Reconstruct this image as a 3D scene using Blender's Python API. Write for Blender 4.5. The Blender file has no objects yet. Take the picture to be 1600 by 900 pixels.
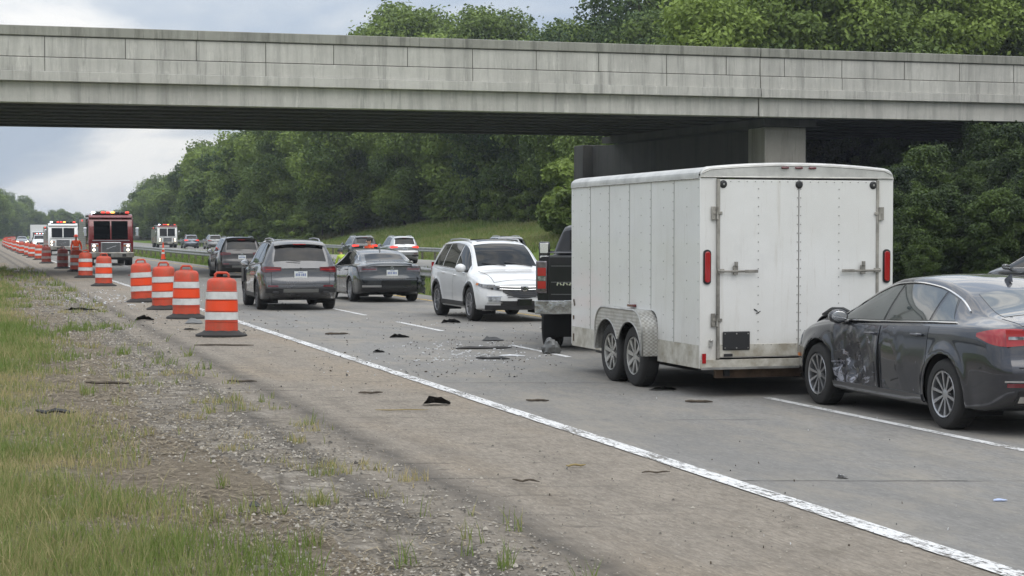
import bpy, math, random
import numpy as np
from mathutils import Vector, Matrix
PI = math.pi
R = math.radians
random.seed(7)
rng = np.random.default_rng(7)
scene = bpy.context.scene
COL = scene.collection

# ------------------------------------------------------------------ camera, sky, sun, exposure
CAM_H = 1.85
FPX = 2865.0                      # focal length in pixels of a 1600 wide frame
YAW = math.atan(850 / FPX)        # the road runs along +Y, the lens looks to the right of it
PITCH = math.atan(85 / FPX)
cd = bpy.data.cameras.new('camera')
cam = bpy.data.objects.new('camera', cd)
COL.objects.link(cam)
cd.sensor_width = 36.0
cd.lens = 36.0 * FPX / 1600.0
cd.clip_start = 0.1
cd.clip_end = 6000
cam.location = (0, 0, CAM_H)
cam.rotation_euler = (PI / 2 - PITCH, 0, -YAW)
scene.camera = cam
scene.render.resolution_x = 1024
scene.render.resolution_y = 576

SUN_EL, SUN_AZ = R(54), R(163)    # azimuth measured clockwise from +Y: behind the lens, a little right
world = bpy.data.worlds.new('World')
scene.world = world
world.use_nodes = True
wn, wl = world.node_tree.nodes, world.node_tree.links
wn.clear()
w_out = wn.new('ShaderNodeOutputWorld')
w_bg = wn.new('ShaderNodeBackground')
w_sky = wn.new('ShaderNodeTexSky')
w_sky.sky_type = 'NISHITA'
w_sky.sun_disc = False
w_sky.sun_elevation = SUN_EL
w_sky.sun_rotation = SUN_AZ
w_sky.air_density = 1.0
w_sky.dust_density = 2.0
tc = wn.new('ShaderNodeTexCoord')
mp = wn.new('ShaderNodeMapping')
mp.inputs['Scale'].default_value = (1.0, 1.0, 3.0)
mp.inputs['Location'].default_value = (0.35, 0.1, 0.0)
n1 = wn.new('ShaderNodeTexNoise')
n1.inputs['Scale'].default_value = 5.2
n1.inputs['Detail'].default_value = 7
n1.inputs['Roughness'].default_value = 0.5
n1.inputs['Distortion'].default_value = 0.25
rp = wn.new('ShaderNodeValToRGB')
rp.color_ramp.elements[0].position = 0.42
rp.color_ramp.elements[0].color = (4.7, 5.55, 6.8, 1)
rp.color_ramp.elements[1].position = 0.585
rp.color_ramp.elements[1].color = (10.4, 10.3, 10.1, 1)
e = rp.color_ramp.elements.new(0.5)
e.color = (6.2, 6.8, 7.6, 1)
sp = wn.new('ShaderNodeSeparateXYZ')
mr = wn.new('ShaderNodeMapRange')       # an overcast sky is brighter overhead than at the horizon
mr.inputs['From Min'].default_value = 0.05
mr.inputs['From Max'].default_value = 1.0
mr.inputs['To Min'].default_value = 0.92
mr.inputs['To Max'].default_value = 2.3
mul = wn.new('ShaderNodeVectorMath')
mul.operation = 'SCALE'
mx = wn.new('ShaderNodeMix')
mx.data_type = 'RGBA'
mx.inputs['Factor'].default_value = 0.9
wl.new(tc.outputs['Generated'], mp.inputs['Vector'])
wl.new(mp.outputs['Vector'], n1.inputs['Vector'])
wl.new(n1.outputs['Fac'], rp.inputs['Fac'])
wl.new(tc.outputs['Generated'], sp.inputs['Vector'])
wl.new(sp.outputs['Z'], mr.inputs['Value'])
wl.new(rp.outputs['Color'], mul.inputs[0])
wl.new(mr.outputs['Result'], mul.inputs['Scale'])
wl.new(w_sky.outputs['Color'], mx.inputs['A'])
wl.new(mul.outputs['Vector'], mx.inputs['B'])
wl.new(mx.outputs['Result'], w_bg.inputs['Color'])
w_bg.inputs['Strength'].default_value = 0.1
wl.new(w_bg.outputs['Background'], w_out.inputs['Surface'])

sd = bpy.data.lights.new('sun', 'SUN')
sd.energy = 1.15
sd.angle = R(48)
sd.color = (1.0, 0.96, 0.9)
so = bpy.data.objects.new('sun', sd)
COL.objects.link(so)
sv = Vector((math.sin(SUN_AZ) * math.cos(SUN_EL), math.cos(SUN_AZ) * math.cos(SUN_EL), math.sin(SUN_EL)))
so.rotation_euler = sv.to_track_quat('Z', 'Y').to_euler()
so.location = (0, 0, 60)

scene.view_settings.view_transform = 'Standard'
scene.view_settings.look = 'None'
scene.view_settings.exposure = 0.08
scene.view_settings.gamma = 1.0
scene.view_settings.use_curve_mapping = False
try:
    scene.cycles.max_bounces = 6
    scene.cycles.transparent_max_bounces = 12
    scene.cycles.volume_bounces = 0
except Exception:
    pass

CY, SY = math.cos(YAW), math.sin(YAW)
def at(u, v, z=0.0):
    """the ground point (height z) that stands where the photo's pixel u, v looks"""
    a = (u - 800) / FPX
    b = (450 - v) / FPX
    f = math.cos(PITCH) + b * math.sin(PITCH)
    dz = -math.sin(PITCH) + b * math.cos(PITCH)
    t = (z - CAM_H) / dz
    return (t * (a * CY + f * SY), t * (-a * SY + f * CY), z)
def bend(y):
    """the highway bends gently to the right beyond 200 m"""
    return 8e-5 * max(0.0, y - 200.0) ** 2

# ------------------------------------------------------------------ materials
def nodes_of(m):
    m.use_nodes = True
    return m.node_tree.nodes, m.node_tree.links
def mat(name, col, rough=0.5, metal=0.0, coat=0.0, emit=None, estr=0.0, spec=0.5,
        var=0.0, vscale=5.0, vcol=None, bump=0.0, bscale=40.0, vstretch=(1, 1, 1)):
    m = bpy.data.materials.new(name)
    n, l = nodes_of(m)
    b = n['Principled BSDF']
    b.inputs['Base Color'].default_value = (*col, 1)
    b.inputs['Roughness'].default_value = rough
    b.inputs['Metallic'].default_value = metal
    b.inputs['Coat Weight'].default_value = coat
    b.inputs['Coat Roughness'].default_value = 0.06
    b.inputs['Specular IOR Level'].default_value = spec
    if emit:
        b.inputs['Emission Color'].default_value = (*emit, 1)
        b.inputs['Emission Strength'].default_value = estr
    if var > 0:
        t = n.new('ShaderNodeTexCoord')
        mpn = n.new('ShaderNodeMapping')
        mpn.inputs['Scale'].default_value = vstretch
        l.new(t.outputs['Object'], mpn.inputs['Vector'])
        nz = n.new('ShaderNodeTexNoise')
        nz.inputs['Scale'].default_value = vscale
        nz.inputs['Detail'].default_value = 6
        nz.inputs['Roughness'].default_value = 0.62
        l.new(mpn.outputs['Vector'], nz.inputs['Vector'])
        r_ = n.new('ShaderNodeValToRGB')
        r_.color_ramp.elements[0].position = 0.38
        r_.color_ramp.elements[1].position = 0.66
        c2 = vcol or tuple(c * (1 - var) for c in col)
        r_.color_ramp.elements[0].color = (*col, 1)
        r_.color_ramp.elements[1].color = (*c2, 1)
        l.new(nz.outputs['Fac'], r_.inputs['Fac'])
        l.new(r_.outputs['Color'], b.inputs['Base Color'])
    if bump > 0:
        t = n.new('ShaderNodeTexCoord')
        nz = n.new('ShaderNodeTexNoise')
        nz.inputs['Scale'].default_value = bscale
        nz.inputs['Detail'].default_value = 5
        l.new(t.outputs['Object'], nz.inputs['Vector'])
        bp = n.new('ShaderNodeBump')
        bp.inputs['Strength'].default_value = bump
        bp.inputs['Distance'].default_value = 0.02
        l.new(nz.outputs['Fac'], bp.inputs['Height'])
        l.new(bp.outputs['Normal'], b.inputs['Normal'])
    return m

class NT:
    """small helper for the larger node graphs"""
    def __init__(s, name, spec=0.5):
        s.m = bpy.data.materials.new(name)
        s.n, s.l = nodes_of(s.m)
        s.b = s.n['Principled BSDF']
        s.b.inputs['Specular IOR Level'].default_value = spec
        g = s.n.new('ShaderNodeNewGeometry')
        s.pos = g.outputs['Position']
        s.geo = g
        q = s.n.new('ShaderNodeSeparateXYZ')
        s.l.new(s.pos, q.inputs[0])
        s.x, s.y, s.z = q.outputs
    def put(s, v, sock):
        if hasattr(v, 'is_output'):
            s.l.new(v, sock)
        elif isinstance(v, (tuple, list)) and len(v) == 3 and sock.type == 'RGBA':
            sock.default_value = (*v, 1)
        else:
            sock.default_value = v
    def math(s, op, a, b=0.0, c=0.0, clamp=False):
        k = s.n.new('ShaderNodeMath')
        k.operation = op
        k.use_clamp = clamp
        s.put(a, k.inputs[0]); s.put(b, k.inputs[1]); s.put(c, k.inputs[2])
        return k.outputs[0]
    def noise(s, scale, detail=5, rough=0.6, stretch=None, dist=0.0, vec=None, off=None):
        k = s.n.new('ShaderNodeTexNoise')
        k.inputs['Scale'].default_value = scale
        k.inputs['Detail'].default_value = detail
        k.inputs['Roughness'].default_value = rough
        k.inputs['Distortion'].default_value = dist
        v = vec or s.pos
        if stretch or off:
            mm = s.n.new('ShaderNodeMapping')
            if stretch: mm.inputs['Scale'].default_value = stretch
            if off: mm.inputs['Location'].default_value = off
            s.l.new(v, mm.inputs['Vector'])
            v = mm.outputs['Vector']
        s.l.new(v, k.inputs['Vector'])
        return k.outputs['Fac']
    def voro(s, scale, feature='F1', stretch=None, out='Distance'):
        k = s.n.new('ShaderNodeTexVoronoi')
        k.feature = feature
        k.inputs['Scale'].default_value = scale
        v = s.pos
        if stretch:
            mm = s.n.new('ShaderNodeMapping')
            mm.inputs['Scale'].default_value = stretch
            s.l.new(v, mm.inputs['Vector'])
            v = mm.outputs['Vector']
        s.l.new(v, k.inputs['Vector'])
        return k.outputs[out]
    def ramp(s, v, p0, p1, a=0.0, b=1.0):
        k = s.n.new('ShaderNodeMapRange')
        k.inputs['From Min'].default_value = p0
        k.inputs['From Max'].default_value = p1
        k.inputs['To Min'].default_value = a
        k.inputs['To Max'].default_value = b
        s.l.new(v, k.inputs['Value'])
        return k.outputs['Result']
    def mix(s, f, a, b):
        k = s.n.new('ShaderNodeMix')
        k.data_type = 'RGBA'
        s.put(f, k.inputs['Factor']); s.put(a, k.inputs['A']); s.put(b, k.inputs['B'])
        return k.outputs['Result']
    def bump(s, h, strength=0.5, dist=0.02, chain=None):
        k = s.n.new('ShaderNodeBump')
        k.inputs['Strength'].default_value = strength
        k.inputs['Distance'].default_value = dist
        s.l.new(h, k.inputs['Height'])
        if chain is not None: s.l.new(chain, k.inputs['Normal'])
        return k.outputs['Normal']
    def done(s, color=None, rough=0.9, normal=None):
        if color is not None: s.put(color, s.b.inputs['Base Color'])
        s.put(rough, s.b.inputs['Roughness'])
        if normal is not None: s.l.new(normal, s.b.inputs['Normal'])
        return s.m

def road_material(name, base, tint, cracks=True):
    t = NT(name, 0.2)
    big = t.ramp(t.noise(0.35, 4, 0.6, (1, 0.25, 1)), 0.35, 0.7)
    mid = t.ramp(t.noise(3.0, 5, 0.7), 0.3, 0.75)
    grit = t.ramp(t.noise(30, 4, 0.85, (1, 0.2, 1)), 0.42, 0.58)
    c = t.mix(big, base, tint)
    c = t.mix(t.math('MULTIPLY', mid, 0.35), c, tuple(v * 0.72 for v in base))
    c = t.mix(t.math('MULTIPLY', t.math('SUBTRACT', 1.0, grit), 0.5), c, tuple(v * 0.5 for v in base))
    dust = t.ramp(t.noise(1.1, 6, 0.75, (1, 0.35, 1), off=(8, 3, 0)), 0.45, 0.65, 0, 0.55)
    c = t.mix(dust, c, (base[0] * 1.18, base[1] * 1.08, base[2] * 0.92))
    spots = t.ramp(t.noise(3.7, 7, 0.85, (1, 0.4, 1), off=(2, 9, 0)), 0.52, 0.66, 0, 0.6)
    c = t.mix(spots, c, tuple(v * 0.55 for v in base))
    stones = t.voro(34, 'F1', (1, 0.22, 1))
    light = t.ramp(stones, 0.16, 0.05, 0.0, 0.38)
    c = t.mix(light, c, tuple(min(1, v * 2.1) for v in base))
    if cracks:
        # long sealed cracks that cross the lanes at a slight skew
        d = t.math('ADD', t.math('MULTIPLY', t.y, 0.959), t.math('MULTIPLY', t.x, 0.284))
        d = t.math('ADD', d, t.math('MULTIPLY', t.noise(1.4, 4, 0.7), 0.16))
        f = t.math('FRACT', t.math('DIVIDE', d, 4.5))
        line = t.math('COMPARE', f, 0.05, 0.0055)
        gate = t.ramp(t.noise(0.5, 3, 0.6, (1, 1, 1)), 0.42, 0.52)
        c = t.mix(t.math('MULTIPLY', t.math('MULTIPLY', line, gate), 0.75), c, (0.03, 0.028, 0.026))
    # faint oil band down each lane's middle
    oil = t.ramp(t.noise(1.1, 5, 0.65, (1, 0.05, 1)), 0.45, 0.7, 0, 0.5)
    c = t.mix(oil, c, tuple(v * 0.6 for v in base))
    nb = t.bump(t.noise(90, 3, 0.8), 0.5, 0.01)
    nb = t.bump(stones, 0.25, 0.006, nb)
    return t.done(c, 0.88, nb)

M_road = road_material('lane_asphalt', (0.265, 0.255, 0.238), (0.21, 0.198, 0.18))
M_opp = road_material('far_lane_asphalt', (0.33, 0.32, 0.30), (0.3, 0.29, 0.27), False)

def shoulder_material():
    t = NT('worn_shoulder', 0.2)
    wob = t.math('MULTIPLY', t.math('SUBTRACT', t.noise(0.9, 5, 0.7, (1, 0.5, 1)), 0.5), 0.9)
    x = t.math('ADD', t.x, wob)
    grit = t.ramp(t.noise(26, 5, 0.85, (1, 0.2, 1)), 0.42, 0.58)
    mid = t.ramp(t.noise(2.2, 6, 0.7), 0.35, 0.7)
    tan = t.mix(mid, (0.335, 0.292, 0.238), (0.25, 0.22, 0.182))
    rust = t.ramp(t.noise(0.6, 4, 0.6, (1, 0.3, 1), off=(4, 2, 0)), 0.5, 0.72, 0, 0.6)
    tan = t.mix(rust, tan, (0.36, 0.285, 0.2))
    gravel = t.mix(t.ramp(t.noise(5, 7, 0.85), 0.4, 0.6), (0.30, 0.262, 0.21), (0.12, 0.105, 0.085))
    gravel = t.mix(t.ramp(t.noise(1.7, 5, 0.7, off=(9, 1, 0)), 0.52, 0.62, 0, 0.8), gravel, (0.36, 0.325, 0.275))
    c = t.mix(t.ramp(x, 3.35, 2.75), tan, gravel)
    band = t.math('SUBTRACT', 1.0, t.math('MULTIPLY', t.math('ABSOLUTE', t.math('SUBTRACT', t.math('ADD', t.x, t.math('MULTIPLY', wob, 0.22)), 3.36)), 3.6), clamp=True)
    band = t.math('MULTIPLY', band, t.ramp(t.noise(4, 5, 0.7, (1, 0.4, 1)), 0.25, 0.6, 0.35, 1.0))
    c = t.mix(t.math('MULTIPLY', band, 0.95), c, (0.085, 0.077, 0.068))
    band2 = t.math('SUBTRACT', 1.0, t.math('MULTIPLY', t.math('ABSOLUTE', t.math('SUBTRACT', t.math('ADD', t.x, t.math('MULTIPLY', wob, 0.2)), 2.72)), 6.0), clamp=True)
    c = t.mix(t.math('MULTIPLY', band2, 0.8), c, (0.085, 0.078, 0.07))
    for xc_, wd_, k_ in ((3.85, 4.5, .45), (4.5, 5.0, .28)):
        b3 = t.math('SUBTRACT', 1.0, t.math('MULTIPLY', t.math('ABSOLUTE', t.math('SUBTRACT', t.math('ADD', t.x, t.math('MULTIPLY', wob, 0.3)), xc_)), wd_), clamp=True)
        b3 = t.math('MULTIPLY', b3, t.ramp(t.noise(2.5, 5, 0.75, (1, 0.12, 1), off=(xc_, 0, 0)), 0.4, 0.62))
        c = t.mix(t.math('MULTIPLY', b3, k_), c, (0.12, 0.105, 0.088))
    # crosswise ridges and hairline cracks
    d = t.math('ADD', t.math('MULTIPLY', t.y, 0.965), t.math('MULTIPLY', t.x, 0.26))
    d = t.math('ADD', d, t.math('MULTIPLY', t.noise(2.2, 5, 0.75), 0.42))
    f = t.math('FRACT', t.math('DIVIDE', d, 0.46))
    line = t.math('COMPARE', f, 0.5, 0.07)
    gate = t.ramp(t.noise(1.1, 4, 0.7, off=(3, 7, 0)), 0.5, 0.6)
    gate = t.math('MULTIPLY', gate, t.ramp(x, 5.0, 3.2, 0.05, 0.7))
    c = t.mix(t.math('MULTIPLY', line, gate), c, (0.05, 0.045, 0.04))
    cr = t.ramp(t.voro(2.2, 'DISTANCE_TO_EDGE', (1, 0.5, 1)), 0.0, 0.05, 1.0, 0.0)
    cr = t.math('MULTIPLY', cr, t.ramp(x, 3.3, 2.4, 0.0, 0.75))
    c = t.mix(cr, c, (0.07, 0.06, 0.05))
    c = t.mix(t.math('MULTIPLY', t.math('SUBTRACT', 1.0, grit), 0.5), c, (0.13, 0.11, 0.088))
    blot = t.ramp(t.noise(2.9, 6, 0.8, (1, 0.45, 1), off=(2, 4, 0)), 0.56, 0.66, 0, 0.55)
    c = t.mix(blot, c, (0.15, 0.128, 0.1))
    st = t.voro(30, 'F1', (1, 0.22, 1))
    c = t.mix(t.ramp(st, 0.2, 0.06, 0.0, 0.5), c, (0.46, 0.42, 0.36))
    nb = t.bump(t.noise(60, 4, 0.8), 0.7, 0.015)
    nb = t.bump(t.noise(7, 6, 0.75), 0.5, 0.05, nb)
    return t.done(c, 0.93, nb)
M_shoulder = shoulder_material()

def ground_material():
    t = NT('roadside_ground', 0.05)
    n1_ = t.ramp(t.noise(1.3, 6, 0.7), 0.38, 0.62)
    n2_ = t.ramp(t.noise(11, 6, 0.75), 0.35, 0.68)
    n3_ = t.ramp(t.noise(0.09, 5, 0.6), 0.35, 0.68)
    grass = t.mix(n1_, (0.15, 0.235, 0.045), (0.21, 0.25, 0.075))
    grass = t.mix(n3_, grass, (0.15, 0.24, 0.04))
    grass = t.mix(t.math('MULTIPLY', n2_, 0.5), grass, (0.07, 0.085, 0.025))
    dirt = t.mix(n2_, (0.30, 0.25, 0.19), (0.15, 0.125, 0.09))
    shaded_litter = t.mix(n2_, (0.016, 0.017, 0.008), (0.034, 0.029, 0.016))  # fallen leaves, darkened further for shade under overpass and trees
    wob = t.math('MULTIPLY', t.math('SUBTRACT', t.noise(0.7, 5, 0.7), 0.5), 2.6)
    xx = t.math('ADD', t.x, wob)
    near_edge = t.math('MULTIPLY', t.ramp(xx, -0.4, 0.9), t.math('LESS_THAN', t.x, 8.0))
    dirtf = t.math('MAXIMUM', near_edge, t.math('MULTIPLY', t.ramp(t.noise(3.1, 5, 0.7, off=(5, 5, 0)), 0.56, 0.66), 0.0))
    spots = t.math('MULTIPLY', t.ramp(t.noise(1.7, 5, 0.7, off=(5, 5, 0)), 0.52, 0.62), t.math('LESS_THAN', t.x, 5.0))
    dirtf = t.math('MAXIMUM', dirtf, t.math('MULTIPLY', spots, 0.8))
    c = t.mix(dirtf, grass, dirt)
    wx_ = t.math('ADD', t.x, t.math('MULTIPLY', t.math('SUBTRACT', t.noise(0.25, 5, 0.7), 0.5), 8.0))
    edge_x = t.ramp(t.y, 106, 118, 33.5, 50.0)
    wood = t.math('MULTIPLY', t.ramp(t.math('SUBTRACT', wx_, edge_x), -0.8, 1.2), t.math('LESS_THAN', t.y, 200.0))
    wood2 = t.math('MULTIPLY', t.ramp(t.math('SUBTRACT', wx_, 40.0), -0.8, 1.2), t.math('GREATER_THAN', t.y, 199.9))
    c = t.mix(t.math('MAXIMUM', wood, wood2), c, shaded_litter)
    nb = t.bump(t.noise(25, 5, 0.8), 0.9, 0.05)
    nb = t.bump(t.noise(1.5, 5, 0.7), 0.6, 0.25, nb)
    return t.done(c, 0.95, nb)
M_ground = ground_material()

def paint_line_material(name, col, wear=0.5):
    t = NT(name)
    a = t.noise(5.0, 6, 0.8, (5.0, 1, 1))
    a2 = t.noise(30, 4, 0.8)
    a3 = t.noise(0.9, 3, 0.6)
    k = t.math('ADD', t.math('MULTIPLY', a, 0.6), t.math('ADD', t.math('MULTIPLY', a2, 0.3), t.math('MULTIPLY', a3, 0.25)))
    mask = t.ramp(k, wear, wear + 0.05)
    c = t.mix(t.ramp(t.noise(18, 4, 0.7), 0.3, 0.7), col, tuple(v * 0.78 for v in col))
    t.put(c, t.b.inputs['Base Color'])
    t.b.inputs['Roughness'].default_value = 0.7
    tr = t.n.new('ShaderNodeBsdfTransparent')
    ms = t.n.new('ShaderNodeMixShader')
    t.l.new(mask, ms.inputs[0])
    t.l.new(t.b.outputs[0], ms.inputs[1])
    t.l.new(tr.outputs[0], ms.inputs[2])
    t.l.new(ms.outputs[0], t.n['Material Output'].inputs['Surface'])
    return t.m
M_white_line = paint_line_material('worn_white_paint', (0.72, 0.71, 0.69), 0.575)
M_dash = paint_line_material('worn_dash_paint', (0.7, 0.69, 0.67), 0.595)
M_yellow_line = paint_line_material('worn_yellow_paint', (0.6, 0.4, 0.1), 0.58)

def concrete_material(name, base, streak=1.0):
    t = NT(name)
    big = t.ramp(t.noise(0.5, 6, 0.7), 0.35, 0.68)
    c = t.mix(big, base, tuple(v * 0.78 for v in base))
    st = t.ramp(t.noise(0.9, 6, 0.72, (1.7, 1.7, 0.12)), 0.46, 0.66)
    c = t.mix(t.math('MULTIPLY', st, 0.7 * streak), c, tuple(v * 0.48 for v in base))
    st2 = t.ramp(t.noise(1.7, 7, 0.78, (1.6, 1.6, 0.09), off=(3, 1, 0)), 0.55, 0.62)
    c = t.mix(t.math('MULTIPLY', st2, 0.55 * streak), c, tuple(v * 0.38 for v in base))
    lt = t.ramp(t.noise(1.6, 6, 0.75, (1.5, 1.5, 0.35), off=(13, 1, 5)), 0.57, 0.7)
    c = t.mix(t.math('MULTIPLY', lt, 0.45), c, tuple(min(1, v * 1.4) for v in base))
    g = t.ramp(t.noise(30, 5, 0.8), 0.35, 0.7)
    c = t.mix(t.math('MULTIPLY', g, 0.22), c, tuple(v * 0.6 for v in base))
    nb = t.bump(t.noise(14, 6, 0.75), 0.35, 0.03)
    return t.done(c, 0.9, nb)
M_conc = concrete_material('weathered_concrete', (0.545, 0.53, 0.48), 0.9)
M_conc_cap = concrete_material('dirty_concrete_coping', (0.33, 0.325, 0.28), 1.3)
M_conc_shaded = concrete_material('shaded_stained_concrete', (0.075, 0.072, 0.067), 1.0)  # stained concrete with the pier and underside shade put into its colour
M_joint = mat('dark_joint', (0.12, 0.115, 0.10), 0.95)

def leaf_material(name, dark, light, tr=0.25):
    m = bpy.data.materials.new(name)
    n, l = nodes_of(m)
    b = n['Principled BSDF']
    at_ = n.new('ShaderNodeAttribute')
    at_.attribute_name = 'tone'
    oi = n.new('ShaderNodeObjectInfo')
    a = n.new('ShaderNodeMath'); a.operation = 'MULTIPLY_ADD'
    l.new(oi.outputs['Random'], a.inputs[0]); a.inputs[1].default_value = 0.5
    l.new(at_.outputs['Fac'], a.inputs[2])
    r_ = n.new('ShaderNodeValToRGB')
    r_.color_ramp.elements[0].position = 0.1
    r_.color_ramp.elements[1].position = 1.1 if False else 1.0
    r_.color_ramp.elements[0].color = (*dark, 1)
    r_.color_ramp.elements[1].color = (*light, 1)
    l.new(a.outputs[0], r_.inputs['Fac'])
    l.new(r_.outputs['Color'], b.inputs['Base Color'])
    b.inputs['Roughness'].default_value = 0.6
    b.inputs['Specular IOR Level'].default_value = 0.3
    t_ = n.new('ShaderNodeBsdfTranslucent')
    l.new(r_.outputs['Color'], t_.inputs['Color'])
    ms = n.new('ShaderNodeMixShader')
    ms.inputs[0].default_value = tr
    l.new(b.outputs[0], ms.inputs[1]); l.new(t_.outputs[0], ms.inputs[2])
    l.new(ms.outputs[0], n['Material Output'].inputs['Surface'])
    return m
M_leaf = leaf_material('oak_leaves', (0.03, 0.064, 0.02), (0.215, 0.29, 0.055))
M_leaf_light = leaf_material('young_leaves', (0.075, 0.12, 0.024), (0.25, 0.33, 0.07))
M_grass = leaf_material('grass_blades', (0.09, 0.19, 0.018), (0.44, 0.36, 0.19), 0.35)
M_leaf_shaded = leaf_material('shade_darkened_leaves', (0.012, 0.026, 0.009), (0.085, 0.13, 0.026))  # leaf colour carries the shade of the slope by the overpass
M_bark = mat('bark', (0.11, 0.09, 0.07), 0.9, var=0.5, vscale=6, bump=0.8, bscale=12)

# ------------------------------------------------------------------ mesh helpers
class MB:
    def __init__(s):
        s.v = []; s.f = []
    def add(s, vs, fs):
        o = len(s.v)
        s.v += [tuple(map(float, p)) for p in vs]
        s.f += [tuple(i + o for i in f) for f in fs]
        return s
    def box(s, c, d, rot=None, taper=None):
        x, y, z = d[0] / 2, d[1] / 2, d[2] / 2
        vs = [Vector((sx * x, sy * y, sz * z)) for sz in (-1, 1) for sy in (-1, 1) for sx in (-1, 1)]
        if taper:
            for q in vs[4:]:
                q.x *= taper[0]; q.y *= taper[1]
        if rot:
            m = Matrix.Rotation(rot[2], 3, 'Z') @ Matrix.Rotation(rot[1], 3, 'Y') @ Matrix.Rotation(rot[0], 3, 'X')
            vs = [m @ q for q in vs]
        vs = [(q.x + c[0], q.y + c[1], q.z + c[2]) for q in vs]
        return s.add(vs, [(0, 2, 3, 1), (4, 5, 7, 6), (0, 1, 5, 4), (2, 6, 7, 3), (0, 4, 6, 2), (1, 3, 7, 5)])
    def span(s, x0, x1, y0, y1, z0, z1):
        return s.box(((x0 + x1) / 2, (y0 + y1) / 2, (z0 + z1) / 2), (abs(x1 - x0), abs(y1 - y0), abs(z1 - z0)))
    def grid(s, P, close_u=False, close_v=False):
        P = np.asarray(P, float)
        nu, nv = P.shape[:2]
        o = len(s.v)
        s.v += [tuple(p) for p in P.reshape(-1, 3).tolist()]
        for i in range(nu if close_u else nu - 1):
            for j in range(nv if close_v else nv - 1):
                a = o + i * nv + j; b = o + ((i + 1) % nu) * nv + j
                c = o + ((i + 1) % nu) * nv + (j + 1) % nv; d = o + i * nv + (j + 1) % nv
                s.f.append((a, b, c, d))
        return s
    def tube(s, path, r, n=8, caps=True):
        path = [Vector(p) for p in path]
        rs = r if isinstance(r, (list, tuple)) else [r] * len(path)
        rings = []
        up = Vector((0, 0, 1))
        for i, p in enumerate(path):
            d = (path[min(i + 1, len(path) - 1)] - path[max(i - 1, 0)]).normalized()
            a = d.cross(up)
            if a.length < 1e-3: a = d.cross(Vector((0, 1, 0)))
            a.normalize(); b = d.cross(a).normalized()
            rings.append([p + (a * math.cos(2 * PI * k / n) + b * math.sin(2 * PI * k / n)) * rs[i] for k in range(n)])
        o = len(s.v)
        s.grid(np.array([[tuple(q) for q in ring] for ring in rings]), False, True)
        if caps:
            s.f.append(tuple(o + k for k in range(n))[::-1])
            e_ = o + (len(path) - 1) * n
            s.f.append(tuple(e_ + k for k in range(n)))
        return s
    def lathe(s, prof, n=24, axis='z', c=(0, 0, 0)):
        """prof: (radius, height along the axis)"""
        P = []
        for k in range(n):
            a = 2 * PI * k / n
            row = []
            for r, h in prof:
                p = (r * math.cos(a), r * math.sin(a), h)
                if axis == 'y': p = (r * math.cos(a), h, r * math.sin(a))
                if axis == 'x': p = (h, r * math.cos(a), r * math.sin(a))
                row.append((p[0] + c[0], p[1] + c[1], p[2] + c[2]))
            P.append(row)
        return s.grid(P, True, False)
    def prism(s, poly, a, b, axis='z'):
        """poly: 2D outline, extruded from a to b along the axis"""
        n = len(poly)
        def m3(p, h):
            if axis == 'z': return (p[0], p[1], h)
            if axis == 'y': return (p[0], h, p[1])
            return (h, p[0], p[1])
        vs = [m3(p, a) for p in poly] + [m3(p, b) for p in poly]
        fs = [tuple(range(n))[::-1], tuple(range(n, 2 * n))]
        fs += [(i, (i + 1) % n, n + (i + 1) % n, n + i) for i in range(n)]
        return s.add(vs, fs)
    def ball(s, c, r, nu=12, nv=8):
        r = r if isinstance(r, (tuple, list)) else (r, r, r)
        P = [[(c[0] + r[0] * math.sin(PI * j / nv) * math.cos(2 * PI * i / nu),
               c[1] + r[1] * math.sin(PI * j / nv) * math.sin(2 * PI * i / nu),
               c[2] + r[2] * math.cos(PI * j / nv)) for j in range(nv + 1)] for i in range(nu)]
        return s.grid(P, True, False)
    def mesh(s, name, m, sharp=35):
        me = bpy.data.meshes.new(name)
        me.from_pydata(s.v, [], s.f)
        if m: me.materials.append(m)
        if sharp is not None:
            me.polygons.foreach_set('use_smooth', [True] * len(me.polygons))
            me.update()
            try: me.set_sharp_from_angle(angle=R(sharp))
            except Exception: pass
        me.update()
        return me
    def build(s, name, m, parent=None, bevel=0.0, sharp=35):
        o = bpy.data.objects.new(name, s.mesh(name, m, sharp))
        COL.objects.link(o)
        if parent: o.parent = parent
        if bevel > 0:
            md = o.modifiers.new('bevel', 'BEVEL')
            md.width = bevel; md.segments = 2; md.limit_method = 'ANGLE'; md.angle_limit = R(40)
        return o

def empty(name, loc=(0, 0, 0), rz=0.0):
    o = bpy.data.objects.new(name, None)
    o.empty_display_size = 0.3
    COL.objects.link(o)
    o.location = loc
    o.rotation_euler = (0, 0, rz)
    return o
def tag(o, label=None, cat=None, group=None, kind=None):
    if label: o['label'] = label
    if cat: o['category'] = cat
    if group: o['group'] = group
    if kind: o['kind'] = kind
    return o
def copy_tree(o, parent=None):
    c = o.copy()
    COL.objects.link(c)
    c.parent = parent
    for ch in list(o.children):
        copy_tree(ch, c)
    return c

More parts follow.
